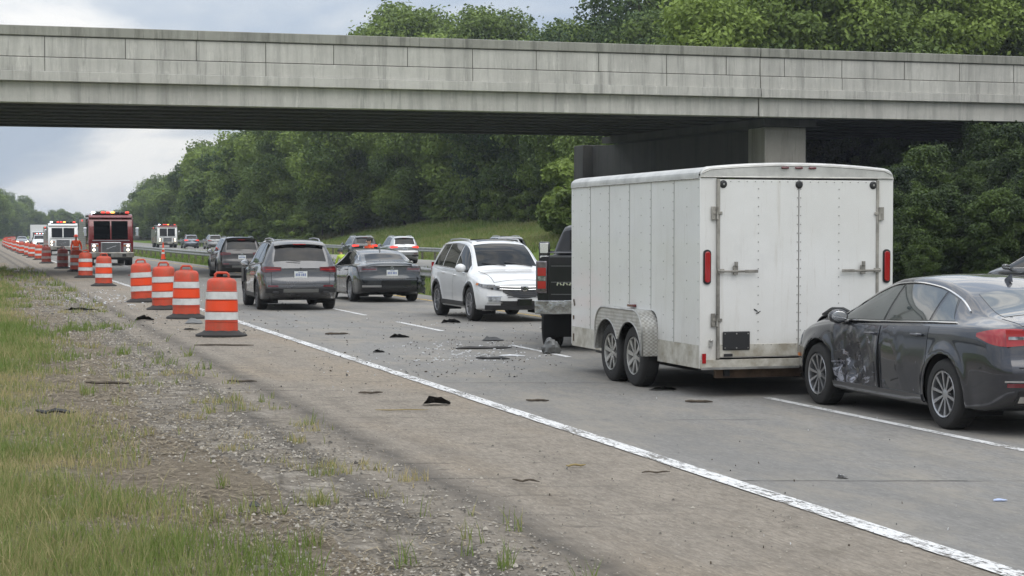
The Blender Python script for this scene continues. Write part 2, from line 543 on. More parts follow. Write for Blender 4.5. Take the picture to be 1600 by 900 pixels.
# ------------------------------------------------------------------ the ground, roads and painted lines
def ground_z(x, y):
    if x < 13.0:
        return (-0.008 if x < 4.2 else -0.03) - 0.006 * max(0, 1.5 - x)
    if x < 23.6:
        t = (x - 13.0) / 10.6
        return -0.03 - 0.16 * math.sin(PI * t)
    if x < 32.0:
        return -0.03
    z = 0.178 * (x - 32.0)
    z = min(z, 3.5 + 0.06 * max(0, x - 53))
    if y > 190: z *= max(0.55, 1 - (y - 190) / 260)
    return z - 0.03 + 0.25 * math.sin(x * 0.21 + y * 0.05) * min(1, (x - 32) / 6)
def build_ground():
    xs = sorted(set([-900, -400, -150, -60, -25, -12, -6, -3] + [round(v, 2) for v in np.arange(-2, 13.1, 1.0)] +
                    [13.0, 13.3, 14, 15, 16.5, 18.3, 20, 21.5, 23, 23.6, 27, 30, 32, 33] + list(range(34, 70, 2)) + [75, 90, 120, 180, 300, 500, 900]))
    ys = sorted(set([-60, -20, -5] + list(range(0, 240, 5)) + list(range(240, 900, 20)) + [1000, 1300, 2000, 3500]))
    P = []
    for y in ys:
        row = []
        for x in xs:
            row.append((x + (bend(min(y, 900)) if -200 < x < 200 else 0), y, ground_z(x, y)))
        P.append(row)
    mb = MB().grid(P)
    mb.f = [f[::-1] for f in mb.f]
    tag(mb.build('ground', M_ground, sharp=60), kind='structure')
build_ground()
def strip(name, x0, x1, y0, y1, z, m, step=4.0, jag=None):
    n = max(2, int((y1 - y0) / step) + 1)
    P = []
    for y in np.linspace(y0, y1, n):
        a = x0 + (jag(y) if jag else 0)
        row = [(a + bend(y), y, z), (x1 + bend(y), y, z)]
        if jag: row = [(a + bend(y), y, z - .045), (a + .35 + bend(y), y, z)] + row[1:]
        P.append(row)
    mb = MB().grid(P)
    mb.f = [f[::-1] for f in mb.f]
    return mb.build(name, m, sharp=None)
jj = rng.normal(0, 1, 4000)
def jag_left(y):
    k = int((y + 60) * 4)
    t = (y + 60) * 4 - k
    a = jj[k % 4000] * (1 - t) + jj[(k + 1) % 4000] * t
    return 0.3 * math.sin(y * 0.23) + 0.12 * math.sin(y * 0.9 + 1) + 0.03 * a
tag(strip('road', 5.35, 13.2, -30, 800, 0.004, M_road), kind='structure')
tag(strip('shoulder', 1.75, 5.36, -30, 800, 0.0, M_shoulder, 0.25, jag_left), kind='structure')
tag(strip('far_road', 23.8, 31.0, -30, 800, 0.004, M_opp), kind='structure')
lines = MB()
def line_seg(mb, x, w, y0, y1, z):
    n = max(2, int((y1 - y0) / 8) + 1)
    P = [[(x - w / 2 + bend(y), y, z), (x + w / 2 + bend(y), y, z)] for y in np.linspace(y0, y1, n)]
    k = len(mb.f)
    mb.grid(P)
    mb.f[k:] = [f[::-1] for f in mb.f[k:]]
e = MB(); line_seg(e, 5.42, 0.17, -25, 760, 0.009)
tag(e.build('edge_line', M_white_line, sharp=None), kind='structure')
d = MB()
for y0, y1 in ((12.5, 18.9), (33.6, 37.4), (40.6, 44.4), (53, 56.5), (65, 68.5), (77, 80.5), (90, 93.5), (26, 29)):
    line_seg(d, 8.6, 0.11, y0, y1, 0.009)
y = 105.0
while y < 500:
    line_seg(d, 8.6, 0.13, y, y + 3.5, 0.009); y += 12
tag(d.build('lane_line', M_dash, sharp=None), kind='structure')
d = MB(); line_seg(d, 12.2, 0.13, -25, 760, 0.009)
tag(d.build('median_line', M_yellow_line, sharp=None), kind='structure')
d = MB(); line_seg(d, 24.3, 0.13, -25, 760, 0.009); line_seg(d, 30.5, 0.13, -25, 760, 0.009)
tag(d.build('far_road_line', M_dash, sharp=None), kind='structure')

# ------------------------------------------------------------------ grass: countless blades, built as stuff
def grass_patch(name, pts, hts, wid, label, tones, m=None):
    n = len(pts)
    ang = rng.uniform(0, 2 * PI, n)
    lean = rng.normal(0, 0.34, (n, 2)) * hts[:, None]
    w = wid[:, None] * np.stack([np.cos(ang), np.sin(ang)], 1) / 2
    v = np.zeros((n, 5, 3))
    v[:, 0, :2] = pts[:, :2] - w; v[:, 1, :2] = pts[:, :2] + w
    v[:, 2, :2] = pts[:, :2] + w * 0.7 + lean * 0.4; v[:, 3, :2] = pts[:, :2] - w * 0.7 + lean * 0.4
    v[:, 4, :2] = pts[:, :2] + lean
    v[:, 0, 2] = v[:, 1, 2] = pts[:, 2] - 0.01
    v[:, 2, 2] = v[:, 3, 2] = pts[:, 2] + hts * 0.55
    v[:, 4, 2] = pts[:, 2] + hts
    me = bpy.data.meshes.new(name)
    b = np.arange(n)[:, None] * 5
    q = (b + np.array([[0, 1, 2, 3]]))
    t = (b + np.array([[3, 2, 4]]))
    me.vertices.add(n * 5)
    me.vertices.foreach_set('co', v.reshape(-1))
    idx = np.concatenate([q, t], 1).reshape(-1)
    me.loops.add(len(idx))
    me.loops.foreach_set('vertex_index', idx.astype(np.int32))
    me.polygons.add(2 * n)
    st = (np.arange(n)[:, None] * 7 + np.array([[0, 4]])).reshape(-1)
    me.polygons.foreach_set('loop_start', st.astype(np.int32))
    a = me.attributes.new('tone', 'FLOAT', 'POINT')
    a.data.foreach_set('value', np.repeat(tones, 5).astype(np.float32))
    me.materials.append(m or M_grass)
    me.update(calc_edges=True)
    me.validate()
    o = bpy.data.objects.new(name, me)
    COL.objects.link(o)
    return tag(o, label, 'grass', kind='stuff')
def vnoise(x, y, s, seed=0):
    """cheap smooth value noise"""
    g = np.random.default_rng(seed).random((64, 64))
    X, Y = np.asarray(x) * s, np.asarray(y) * s
    i, j = np.floor(X).astype(int), np.floor(Y).astype(int)
    fx, fy = X - i, Y - j
    fx = fx * fx * (3 - 2 * fx); fy = fy * fy * (3 - 2 * fy)
    G = lambda a, b: g[a % 64, b % 64]
    return (G(i, j) * (1 - fx) + G(i + 1, j) * fx) * (1 - fy) + (G(i, j + 1) * (1 - fx) + G(i + 1, j + 1) * fx) * fy
def near_grass():
    n = 760000
    yy = 7 + (rng.random(n) ** 2.2) * 95
    xx = rng.uniform(-2.5, 3.3, n)
    dens = np.clip((1.4 + 0.35 * np.sin(yy * 0.23) + 0.9 * (vnoise(xx, yy, 0.8, 1) - 0.5) - xx) / 1.3, 0, 1)
    nz = vnoise(xx, yy, 1.7, 2) * 0.6 + vnoise(xx, yy, 4.5, 3) * 0.4
    keep = rng.random(n) < dens * np.clip((nz - 0.2) * 3.4, 0.18, 1)
    # little tufts that push through the broken shoulder
    tuft = (xx > 1.2) & (vnoise(xx + .3 * yy, yy - .4 * xx, 2.1, 5) * 0.5 + vnoise(xx - .5 * yy, yy + .3 * xx, 6.5, 6) * 0.5 > 0.74) & (rng.random(n) < 0.45)
    keep = keep | tuft
    xx, yy, nz = xx[keep], yy[keep], nz[keep]
    dist = np.sqrt(xx ** 2 + yy ** 2)
    green = vnoise(xx, yy, 0.55, 8) * 0.6 + vnoise(xx, yy, 1.6, 9) * 0.4
    h = (0.035 + 0.085 * rng.random(len(xx)) ** 1.5) * (0.5 + 1.1 * green) * (1 + dist / 120) * np.where(yy < 14, 1.25, 1)
    h *= np.where(rng.random(len(xx)) < 0.03, 1.8, 1.0)
    w = 0.003 + 0.00038 * dist
    tones = np.clip(0.88 - 1.3 * green + rng.normal(0, 0.2, len(xx)), 0, 0.8)
    z = -0.008 - 0.006 * np.maximum(0, 1.5 - xx)
    grass_patch('roadside_grass', np.stack([xx, yy, z], 1), h, w, 'patchy green and straw coloured grass beside the gravel shoulder', tones)
near_grass()
def thatch():
    g = np.random.default_rng(91)
    n = 42000
    y = 7 + g.random(n) ** 1.9 * 60
    x = g.normal(1.35, .75, n)
    k = (x > -1.5) & (x < 3.4) & (g.random(n) < np.clip(vnoise(x, y, 2.1, 41) * 1.7 - .2, .05, 1))
    x, y = x[k], y[k]; n = len(x)
    a = g.uniform(0, PI, n); L = g.uniform(.02, .09, n) * (1 + y / 80); w = (.0018 + .0002 * y)
    d = np.stack([np.cos(a) * L, np.sin(a) * L, g.uniform(0, .35, n) * L], 1) / 2
    s_ = np.stack([-np.sin(a), np.cos(a), np.zeros(n)], 1) * w[:, None]
    c = np.stack([x, y, np.full(n, .006)], 1)
    v = np.stack([c - d * [1, 1, 0] - s_, c - d * [1, 1, 0] + s_, c + d + s_, c + d - s_], 1).reshape(-1, 3)
    me = bpy.data.meshes.new('dry_thatch')
    me.vertices.add(n * 4); me.vertices.foreach_set('co', v.reshape(-1))
    me.loops.add(n * 4); me.loops.foreach_set('vertex_index', np.arange(n * 4, dtype=np.int32))
    me.polygons.add(n); me.polygons.foreach_set('loop_start', np.arange(0, n * 4, 4, dtype=np.int32))
    at_ = me.attributes.new('tone', 'FLOAT', 'POINT'); at_.data.foreach_set('value', np.repeat(g.random(n) * .7, 4).astype(np.float32))
    me.materials.append(leaf_material('dry_straw', (.08, .06, .035), (.38, .31, .2), .1)); me.update(calc_edges=True)
    o = bpy.data.objects.new('dry_thatch', me); COL.objects.link(o)
    tag(o, 'dead straw and dry grass bits lying between the grass and the gravel', 'thatch', kind='stuff')
thatch()
def median_grass():
    n = 60000
    yy = 16 + rng.random(n) ** 1.3 * 190
    xx = rng.uniform(13.3, 23.4, n)
    band = rng.random(n) < 0.5
    xx = np.where(band, rng.normal(15.0, 0.5, n).clip(13.4, 17), xx)
    keep = rng.random(n) < np.clip((vnoise(xx, yy, 0.25, 12) - 0.25) * 2.5, 0.15, 1)
    xx, yy = xx[keep], yy[keep]
    h = rng.uniform(0.1, 0.38, len(xx)) * (0.5 + vnoise(xx, yy, 0.3, 13))
    w = 0.012 + 0.00042 * yy
    z = np.array([ground_z(a, b) for a, b in zip(xx, yy)])
    tones = np.clip(0.1 + rng.normal(0, 0.14, len(xx)) + 0.3 * vnoise(xx, yy, 0.15, 15), 0, 0.7)
    grass_patch('median_grass', np.stack([xx + np.array([bend(b) for b in yy]), yy, z], 1), h, w, 'tall green grass and weeds in the median around the guardrail', tones)
median_grass()
def slope_grass():
    n = 70000
    yy = rng.uniform(113, 260, n)
    xx = 32 + rng.random(n) * 20
    h = rng.uniform(0.12, 0.4, n) * (0.5 + vnoise(xx, yy, 0.2, 23))
    w = 0.02 + 0.0004 * yy
    z = np.array([ground_z(a, b) for a, b in zip(xx, yy)])
    tones = np.clip(0.05 + rng.normal(0, 0.12, n) + 0.3 * vnoise(xx, yy, 0.1, 25), 0, 0.5)
    grass_patch('slope_grass', np.stack([xx + np.array([bend(b) for b in yy]), yy, z], 1), h, w, 'rough grass on the sloping bank below the woods', tones)
slope_grass()
def slope_weeds():
    n = 90000
    yy = rng.uniform(50, 100, n)
    xx = np.maximum(33, yy * rng.uniform(.42, .72, n))
    k = (xx < 62) & (rng.random(n) < np.clip(vnoise(xx, yy, .5, 51) * 2 - .3, .1, 1))
    xx, yy = xx[k], yy[k]
    h = rng.uniform(0.15, 0.55, len(xx)) * (0.4 + vnoise(xx, yy, 0.35, 53))
    z = np.array([ground_z(a, b) for a, b in zip(xx, yy)])
    tones = np.clip(0.0 + rng.normal(0, 0.1, len(xx)), 0, 0.3)
    grass_patch('slope_weeds', np.stack([xx, yy, z], 1), h, np.full(len(xx), .045), 'rank weeds in shade-dark colour covering the slope beside and under the overpass', tones + .15, M_leaf_shaded)
slope_weeds()

# ------------------------------------------------------------------ overpass and its pier
BY0, BY1 = 79.0, 97.6             # near and far face of the bridge
def build_bridge():
    root = empty('overpass', (8, BY0, 0))
    tag(root, 'long grey weathered concrete bridge crossing over the whole highway', 'bridge')
    X0, X1 = -70.0, 110.0
    def loc(mb): return mb
    ox, oy = 8, BY0
    def part(name, m, spans, bevel=0.0, parent=root):
        mb = MB()
        for (a, b, c, d_, e_, f_) in spans:
            mb.span(a - ox, b - ox, c - oy, d_ - oy, e_, f_)
        return mb.build(name, m, parent, bevel=bevel)
    JX = 35.55                    # expansion joint
    for (xa, xb, dy) in ((X0, JX - 0.03, 0.0), (JX + 0.03, X1, 0.05)):
        par = part('parapet', M_conc, [(xa, xb, BY0 + dy + 0.05, BY0 + dy + 0.45, 9.22, 10.06),
                                       (xa, xb, BY0 + dy, BY0 + dy + 0.5, 8.62, 9.19),
                                       (xa, xb, BY0 + dy - 0.09, BY0 + dy + 0.6, 8.2, 8.618)], 0.02)
        part('coping', M_conc_cap, [(xa, xb, BY0 + dy - 0.03, BY0 + dy + 0.52, 10.09, 10.5)], 0.03, par)
        g = MB()
        g.span(xa - ox, xb - ox, BY0 + dy + 0.1 - oy, BY0 + dy + 0.4 - oy, 9.185, 9.225)
        g.span(xa - ox, xb - ox, BY0 + dy + 0.1 - oy, BY0 + dy + 0.4 - oy, 10.055, 10.095)
        # upright joints between the cast panels
        x = -60.9
        k = 0
        while x < xb:
            if x > xa:
                g.span(x - ox, x + 0.038 - ox, BY0 + dy + 0.045 - oy, BY0 + dy + 0.2 - oy, 9.22, 10.06)
                if k % 3 == 0:
                    g.span(x - ox, x + 0.03 - ox, BY0 + dy - 0.005 - oy, BY0 + dy + 0.2 - oy, 8.62, 9.19)
            x += 3.05 + (0.25 if k % 4 == 1 else -0.08)
            k += 1
        g.build('joint_groove', M_joint, par)
        part('fascia_beam', M_conc, [(xa, xb, BY0 + 0.22, BY0 + 0.9, 7.32, 8.197)], 0.03)
    part('deck_slab', M_conc_shaded, [(X0, X1, BY0 + 0.5, BY1 - 0.4, 8.25, 8.6)])
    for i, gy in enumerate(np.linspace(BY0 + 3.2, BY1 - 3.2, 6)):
        part('girder', M_conc_shaded, [(X0, X1, gy - 0.3, gy + 0.3, 7.45, 8.247), (X0, X1, gy - 0.55, gy + 0.55, 7.33, 7.452)])
    part('fascia_beam', M_conc_shaded, [(X0, X1, BY1 - 0.9, BY1 - 0.22, 7.32, 8.197)])
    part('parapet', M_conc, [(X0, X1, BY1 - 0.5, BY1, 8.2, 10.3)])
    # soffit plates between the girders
    part('soffit', M_conc_shaded, [(X0, X1, BY0 + 0.9, BY1 - 0.9, 7.6, 7.7)])
    # pier beyond the far road
    pr = empty('bridge_pier', (36.2, BY0 + 9, 0))
    tag(pr, 'shade-darkened concrete bridge pier with pale square end column behind the white trailer', 'pier')
    px, py = 36.2, BY0 + 9
    mb = MB(); mb.span(36.55 - px, 38.7 - px, BY0 + 1.7 - py, BY0 + 3.7 - py, -0.5, 6.95)
    mb.build('column', concrete_material('pier_concrete', (0.34, 0.32, 0.28), 1.0), pr, bevel=0.05)
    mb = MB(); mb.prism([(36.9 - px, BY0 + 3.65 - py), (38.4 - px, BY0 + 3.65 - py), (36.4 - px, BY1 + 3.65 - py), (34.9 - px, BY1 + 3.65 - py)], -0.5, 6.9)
    mb.build('pier_wall', M_conc_shaded, pr)
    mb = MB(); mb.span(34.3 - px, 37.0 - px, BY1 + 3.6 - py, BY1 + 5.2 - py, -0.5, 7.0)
    mb.build('column', M_conc_shaded, pr, bevel=0.05)
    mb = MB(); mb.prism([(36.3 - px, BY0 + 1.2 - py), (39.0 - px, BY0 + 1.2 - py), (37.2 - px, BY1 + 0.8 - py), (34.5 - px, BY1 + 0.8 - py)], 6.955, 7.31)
    mb.build('bearing_shelf', M_conc_shaded, pr)
build_bridge()

# ------------------------------------------------------------------ guardrails
M_galv = mat('weathered_galvanised_steel', (0.36, 0.36, 0.35), 0.55, 0.45, var=0.35, vscale=1.5)
M_post = mat('grey_wood_post', (0.17, 0.15, 0.125), 0.9, var=0.4, vscale=5)
def guardrail(x, y0, y1, label, side=-1, zg=-0.08):
    root = empty('guardrail', (x, y0, 0))
    tag(root, label, 'guardrail', 'steel guardrails beside the roads')
    prof = [(0.0, 0.42), (-0.05, 0.45), (-0.08, 0.49), (-0.05, 0.53), (-0.01, 0.565), (-0.01, 0.595), (-0.05, 0.63), (-0.08, 0.67), (-0.05, 0.71), (0.0, 0.74)]
    ys = np.linspace(y0, y1, int((y1 - y0) / 3.8) + 1)
    P = [[(side * -a + bend(y_), y_ - y0, zz + zg + 0.1) for a, zz in prof] for y_ in ys]
    P2 = [[(p[0] + 0.012, p[1], p[2]) for p in r_] for r_ in P]
    mb = MB().grid(P); mb.grid(P2)
    mb.build('rail', M_galv, root, sharp=80)
    k = 0
    for y_ in ys[::1]:
        if k < 95:
            q = MB().box((side * -0.13 + bend(y_), y_ - y0, 0.28 + zg / 2), (0.13, 0.16, 0.86))
            q.box((side * -0.03 + bend(y_), y_ - y0, 0.58 + zg + 0.1), (0.07, 0.12, 0.3))
            q.build('post', M_post, root)
        k += 1
guardrail(14.1, 10, 330, 'grey steel guardrail in the median grass closest to the stopped vehicles')
guardrail(31.9, 112, 330, 'grey steel guardrail at the foot of the grassy bank beyond the far road', zg=0.0)
# loose stones on the broken edge of the shoulder
def gravel():
    g = np.random.default_rng(77)
    n = 26000
    y = 8 + g.random(n) ** 1.8 * 60
    x = np.where(g.random(n) < .75, g.normal(2.3, .6, n), g.uniform(1.2, 5.2, n))
    k = (x > .6) & (x < 5.3) & (g.random(n) < np.clip(vnoise(x, y, 1.3, 31) * 1.8 - .25, .05, 1))
    x, y = x[k], y[k]; n = len(x)
    r = g.uniform(.004, .013, n) * (1 + .9 * (g.random(n) < .06)) * (1 + y / 60) * np.where(x > 3.3, .6, 1)
    base = np.array([(1, 0, 0), (0, 1, 0), (-1, 0, 0), (0, -1, 0), (0, 0, .8), (0, 0, -.5)], float)
    a = g.uniform(0, 2 * PI, n)
    q = base[None] * (r[:, None, None] * g.uniform(.6, 1.3, (n, 6, 1)))
    c, s_ = np.cos(a)[:, None], np.sin(a)[:, None]
    X = q[..., 0] * c - q[..., 1] * s_ + x[:, None]; Y = q[..., 0] * s_ + q[..., 1] * c + y[:, None]
    v = np.stack([X, Y, q[..., 2] + .005], 2).reshape(-1, 3)
    f = np.array([(0, 1, 4), (1, 2, 4), (2, 3, 4), (3, 0, 4)])
    F = (np.arange(n)[:, None, None] * 6 + f[None]).reshape(-1)
    me = bpy.data.meshes.new('gravel')
    me.vertices.add(len(v)); me.vertices.foreach_set('co', v.reshape(-1))
    me.loops.add(len(F)); me.loops.foreach_set('vertex_index', F.astype(np.int32))
    me.polygons.add(len(F) // 3); me.polygons.foreach_set('loop_start', np.arange(0, len(F), 3, dtype=np.int32))
    at_ = me.attributes.new('tone', 'FLOAT', 'POINT'); at_.data.foreach_set('value', np.repeat(g.random(n) ** 1.3, 6).astype(np.float32))
    m = leaf_material('gravel_stones', (.06, .052, .042), (.36, .325, .27), 0.0)
    me.materials.append(m); me.update(calc_edges=True)
    o = bpy.data.objects.new('gravel', me); COL.objects.link(o)
    tag(o, 'loose grey and tan stones scattered on the broken edge of the shoulder', 'gravel', kind='stuff')
gravel()
# ------------------------------------------------------------------ the air: far things fade a little
def haze():
    m = bpy.data.materials.new('thin_haze')
    n, l = nodes_of(m)
    n.clear()
    o = n.new('ShaderNodeOutputMaterial'); v = n.new('ShaderNodeVolumePrincipled')
    v.inputs['Color'].default_value = (0.86, 0.92, 1.0, 1)
    v.inputs['Density'].default_value = 0.00026
    v.inputs['Anisotropy'].default_value = 0.2
    l.new(v.outputs[0], o.inputs['Volume'])
    q = MB(); q.span(-915, 930, -75, 3520, -9, 48)
    tag(q.build('haze', m, sharp=None), kind='stuff')
haze()

# ------------------------------------------------------------------ trees
def crown_mesh(name, seed, H, Rc, nclump, nleaf, leaf, low=0.12, lit=M_leaf):
    g = np.random.default_rng(seed)
    cz = H * (0.5 + low / 2)
    hz = H * (1 - low) / 2
    C, Rr, T = [], [], []
    for k in range(nclump):
        th = g.uniform(0, 2 * PI); s_ = g.uniform(-1, 1)
        rad = math.sqrt(max(0, 1 - abs(s_) ** 2.4))
        q = 0.35 + 0.65 * g.random() ** 0.6
        wob = 1 + 0.22 * math.sin(3 * th + seed) + 0.12 * g.normal()
        C.append((Rc * rad * q * wob * math.cos(th), Rc * rad * q * wob * math.sin(th), cz + hz * s_ * (0.86 + 0.12 * g.random())))
        Rr.append(H * g.uniform(0.055, 0.13))
        T.append(g.uniform(0.0, 0.62) + 0.06 * s_)
    C = np.array(C); Rr = np.array(Rr); T = np.array(T)
    p = Rr ** 1.8; p /= p.sum()
    k = g.choice(nclump, nleaf, p=p)
    d = g.normal(size=(nleaf, 3)); d /= np.linalg.norm(d, axis=1)[:, None]
    rr = (0.35 + 0.72 * g.random(nleaf) ** 0.55)
    # ragged sprays that stick out of the clump
    spray = g.random(nleaf) < 0.12
    rr = np.where(spray, rr * 1.35, rr)
    pos = C[k] + d * (Rr[k] * rr)[:, None] * np.array([1.15, 1.15, 0.8])
    pos[:, 2] = np.maximum(pos[:, 2], 0.1)
    nrm = d * 0.5 + g.normal(size=(nleaf, 3)) * 0.55 + np.array([0, 0, 0.45])
    nrm /= np.linalg.norm(nrm, axis=1)[:, None]
    a = np.cross(nrm, g.normal(size=(nleaf, 3))); a /= np.linalg.norm(a, axis=1)[:, None]
    b = np.cross(nrm, a)
    sz = leaf * g.uniform(0.6, 1.25, nleaf)[:, None]
    v = np.zeros((nleaf, 4, 3))
    v[:, 0] = pos - a * sz * 0.62; v[:, 1] = pos + b * sz * 0.36 + nrm * sz * 0.1
    v[:, 2] = pos + a * sz * 0.62; v[:, 3] = pos - b * sz * 0.36 + nrm * sz * 0.1
    me = bpy.data.meshes.new(name)
    me.vertices.add(nleaf * 4); me.vertices.foreach_set('co', v.reshape(-1))
    me.loops.add(nleaf * 4); me.loops.foreach_set('vertex_index', np.arange(nleaf * 4, dtype=np.int32))
    me.polygons.add(nleaf); me.polygons.foreach_set('loop_start', np.arange(0, nleaf * 4, 4, dtype=np.int32))
    at_ = me.attributes.new('tone', 'FLOAT', 'POINT')
    tone = np.clip(T[k] + g.normal(0, 0.07, nleaf), 0, 0.85)
    at_.data.foreach_set('value', np.repeat(tone, 4).astype(np.float32))
    me.materials.append(lit)
    me.update(calc_edges=True)
    return me, C
def trunk_mesh(name, seed, H, C, r0):
    g = random.Random(seed)
    mb = MB()
    pts = [(0, 0, -0.4)]; rs = [r0 * 1.35]
    n = 7
    x = y = 0
    for i in range(1, n + 1):
        x += g.uniform(-0.02, 0.02) * H; y += g.uniform(-0.02, 0.02) * H
        pts.append((x, y, H * 0.86 * i / n)); rs.append(r0 * (1 - 0.9 * i / n) + 0.02)
    mb.tube(pts, rs, 8)
    idx = sorted(range(len(C)), key=lambda i: g.random())[:16]
    for i in idx:
        c = C[i]
        h = max(H * 0.16, c[2] * g.uniform(0.5, 0.75))
        t = min(n - 1e-3, h / (H * 0.86) * n)
        j = int(t)
        b = Vector(pts[j]).lerp(Vector(pts[j + 1]), t - j)
        e_ = Vector(c)
        m = b.lerp(e_, 0.5) + Vector((0, 0, -0.03 * H))
        mb.tube([b, m, e_], [r0 * 0.36, r0 * 0.22, 0.03], 5, False)
    return mb.mesh(name, M_bark, 60)

TREES = []
def tree_kind(name, seed, H, Rc, ncl, nl, leaf, low, mtl=M_leaf, r0=0.22):
    cm, C = crown_mesh(name + '_crown', seed, H, Rc, ncl, nl, leaf, low, mtl)
    tm = trunk_mesh(name + '_trunk', seed, H, C, r0)
    return (name, cm, tm, H)
K_near = [tree_kind('oak_tree', 11, 15, 4.6, 62, 52000, 0.3, 0.1),
          tree_kind('maple_tree', 12, 14, 4.2, 56, 46000, 0.28, 0.08),
          tree_kind('oak_tree', 13, 17, 5.2, 72, 56000, 0.31, 0.14)]
K_far = [tree_kind('oak_tree', 21, 15, 4.7, 54, 17000, 0.5, 0.06),
         tree_kind('maple_tree', 22, 14, 4.3, 48, 15000, 0.48, 0.05),
         tree_kind('poplar_tree', 23, 16, 3.7, 50, 15000, 0.48, 0.08)]
K_wild = [tree_kind('wild_bush', 51, 6, 2.6, 60, 26000, 0.2, 0.0, M_leaf_shaded, 0.07), tree_kind('wild_bush', 52, 7, 2.4, 70, 26000, 0.21, 0.0, M_leaf_shaded, 0.07)]
K_thin = [tree_kind('ash_tree', 31, 17, 4.2, 30, 9000, 0.3, 0.35, M_leaf, 0.16)]
K_shrub = [tree_kind('shrub', 41, 4.6, 2.6, 30, 12000, 0.26, 0.0, M_leaf_light, 0.08),
           tree_kind('shrub', 42, 3.6, 2.4, 26, 10000, 0.25, 0.0, M_leaf, 0.07)]
def plant(kind, x, y, s, label, cat, group, rz=None, sz=None):
    name, cm, tm, H = kind
    o = empty(name, (x + bend(min(y, 900)), y, ground_z(x, y)), rng.uniform(0, 2 * PI) if rz is None else rz)
    o.scale = (s, s, s if sz is None else sz)
    tag(o, label, cat, group)
    t = bpy.data.objects.new('trunk', tm); COL.objects.link(t); t.parent = o
    c = bpy.data.objects.new('crown', cm); COL.objects.link(c); c.parent = o
    return o
L_A = 'leafy green tree of the dense wood that rises behind the grassy bank'
L_B = 'dark leafy tree of the wood behind the pier and trailer beyond the far road'
L_C = 'tree of the right hand roadside wood running into the distance beyond the overpass'
L_D = 'distant tree of the hazy wood left of the fire trucks'
L_E = 'distant hazy tree at the far end of the highway between the two woods'
def htop(y):
    return float(np.interp(y, [60, 112, 135, 165, 195, 236, 252, 300], [15, 15, 13.5, 17.2, 20.5, 21.5, 16, 15]))
# wood on the right, close by (behind the pier and the trailer)
for row in range(4):
    y = 62 + row * 2.0
    while y < 196:
        if y < 78 and row == 0 or 74 < y < 102: y += 3; continue
        x = 52 + row * 6.5 + rng.uniform(-1.2, 1.2) + (0 if y > 100 else 9 + (100 - y) * 0.05)
        near = row < 2 or y < 120 or y > 150
        kind = K_near[rng.integers(3)] if near else K_far[rng.integers(3)]
        if row >= 1 and y > 115 and rng.random() < 0.28: kind = K_thin[0]
        # height needed at this distance, as the photograph's skyline rises to the right
        s = htop(y) / 15.5 * (1 + .05 * row) * rng.uniform(0.82, 1.06)
        lab = L_B if y < 122 else L_A
        plant(kind, x, y, s, lab, 'tree', lab and ('trees of the near right wood' if y < 122 else 'trees of the wood above the bank'))
        y += rng.uniform(5.6, 8.2) + row * 0.6
# one taller pale-limbed tree that shows above the parapet
plant(K_thin[0], 62, 160, 1.42, 'thin open-crowned tree with bare pale limbs showing just above the parapet', 'tree', None)
# wood on the right, running on into the distance
for row in range(3):
    y = 198 + row * 3
    while y < 520:
        x = 39.0 + row * 7 + rng.uniform(-1.5, 1.5) + max(0, 215 - y) * 0.35
        s = (0.96 + 0.08 * row) * rng.uniform(0.82, 1.12) * (htop(y) / 15.5 if row > 0 else 1.0) * (1 - max(0, y - 330) * 0.0007)
        plant((K_near if y < 245 else K_far)[rng.integers(3)], x, y, s, L_C, 'tree', 'trees of the wood running into the distance')
        y += rng.uniform(7, 10.5) * (1 + (y - 198) / 500)
# the dark wall of leaves that closes the view under the bridge on the right
for i in range(19):
    x = 43 + i * 2.1
    plant(K_near[i % 3], x + rng.uniform(-.8, .8), 102.5 + (i % 3) * 2.6 + rng.uniform(-.5, .5), rng.uniform(.8, 1.02), L_B, 'tree', 'trees of the near right wood')
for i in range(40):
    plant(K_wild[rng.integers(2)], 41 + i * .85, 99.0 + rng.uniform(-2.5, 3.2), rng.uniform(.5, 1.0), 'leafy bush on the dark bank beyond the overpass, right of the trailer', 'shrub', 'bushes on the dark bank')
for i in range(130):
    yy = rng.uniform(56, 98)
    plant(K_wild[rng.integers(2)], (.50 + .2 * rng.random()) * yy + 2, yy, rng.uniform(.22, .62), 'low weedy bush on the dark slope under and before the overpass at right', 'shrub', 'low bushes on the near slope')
# shrubs along the foot of the wood
for i in range(20):
    y = rng.uniform(92, 200)
    plant(K_shrub[rng.integers(2)], 49.2 + rng.uniform(-1.2, 1.2), y, rng.uniform(0.4, 0.8), 'low leafy shrub at the foot of the wood on top of the grassy bank', 'shrub', 'shrubs at the foot of the near wood')
for i in range(26):
    y = rng.uniform(205, 330)
    plant(K_shrub[rng.integers(2)], 35.6 + rng.uniform(-1.6, 1.5), y, rng.uniform(0.45, 0.9), 'pale green shrub at the edge of the distant wood beside the far road', 'shrub', 'shrubs at the edge of the distant wood')
for i in range(150):
    y = rng.uniform(90, 250)
    if 76 < y < 99: continue
    x = (53 if y < 195 else 45) + rng.uniform(-2, 9)
    plant(K_shrub[rng.integers(2)], x, y, rng.uniform(0.8, 1.5), 'leafy undergrowth between the trunks of the near wood', 'shrub', 'undergrowth of the near wood')
for i in range(34):
    y = rng.uniform(98.5, 125)
    plant(K_shrub[rng.integers(2)], rng.uniform(37.5, 48), y, rng.uniform(0.7, 1.3), 'leafy bush on the dark bank beyond the overpass, right of the trailer', 'shrub', 'bushes on the dark bank')
# left wood, far away where the road bends
for row in range(3):
    y = 330 + row * 6
    while y < 860:
        x = -9.5 - row * 8 + rng.uniform(-2, 2)
        s = (1.1 + 0.08 * row) * rng.uniform(0.85, 1.12) * (1.0 if y < 560 else .95)
        plant(K_far[rng.integers(3)], x, y, s * 0.97, L_D, 'tree', 'trees of the distant left wood')
        y += rng.uniform(6, 9.5)
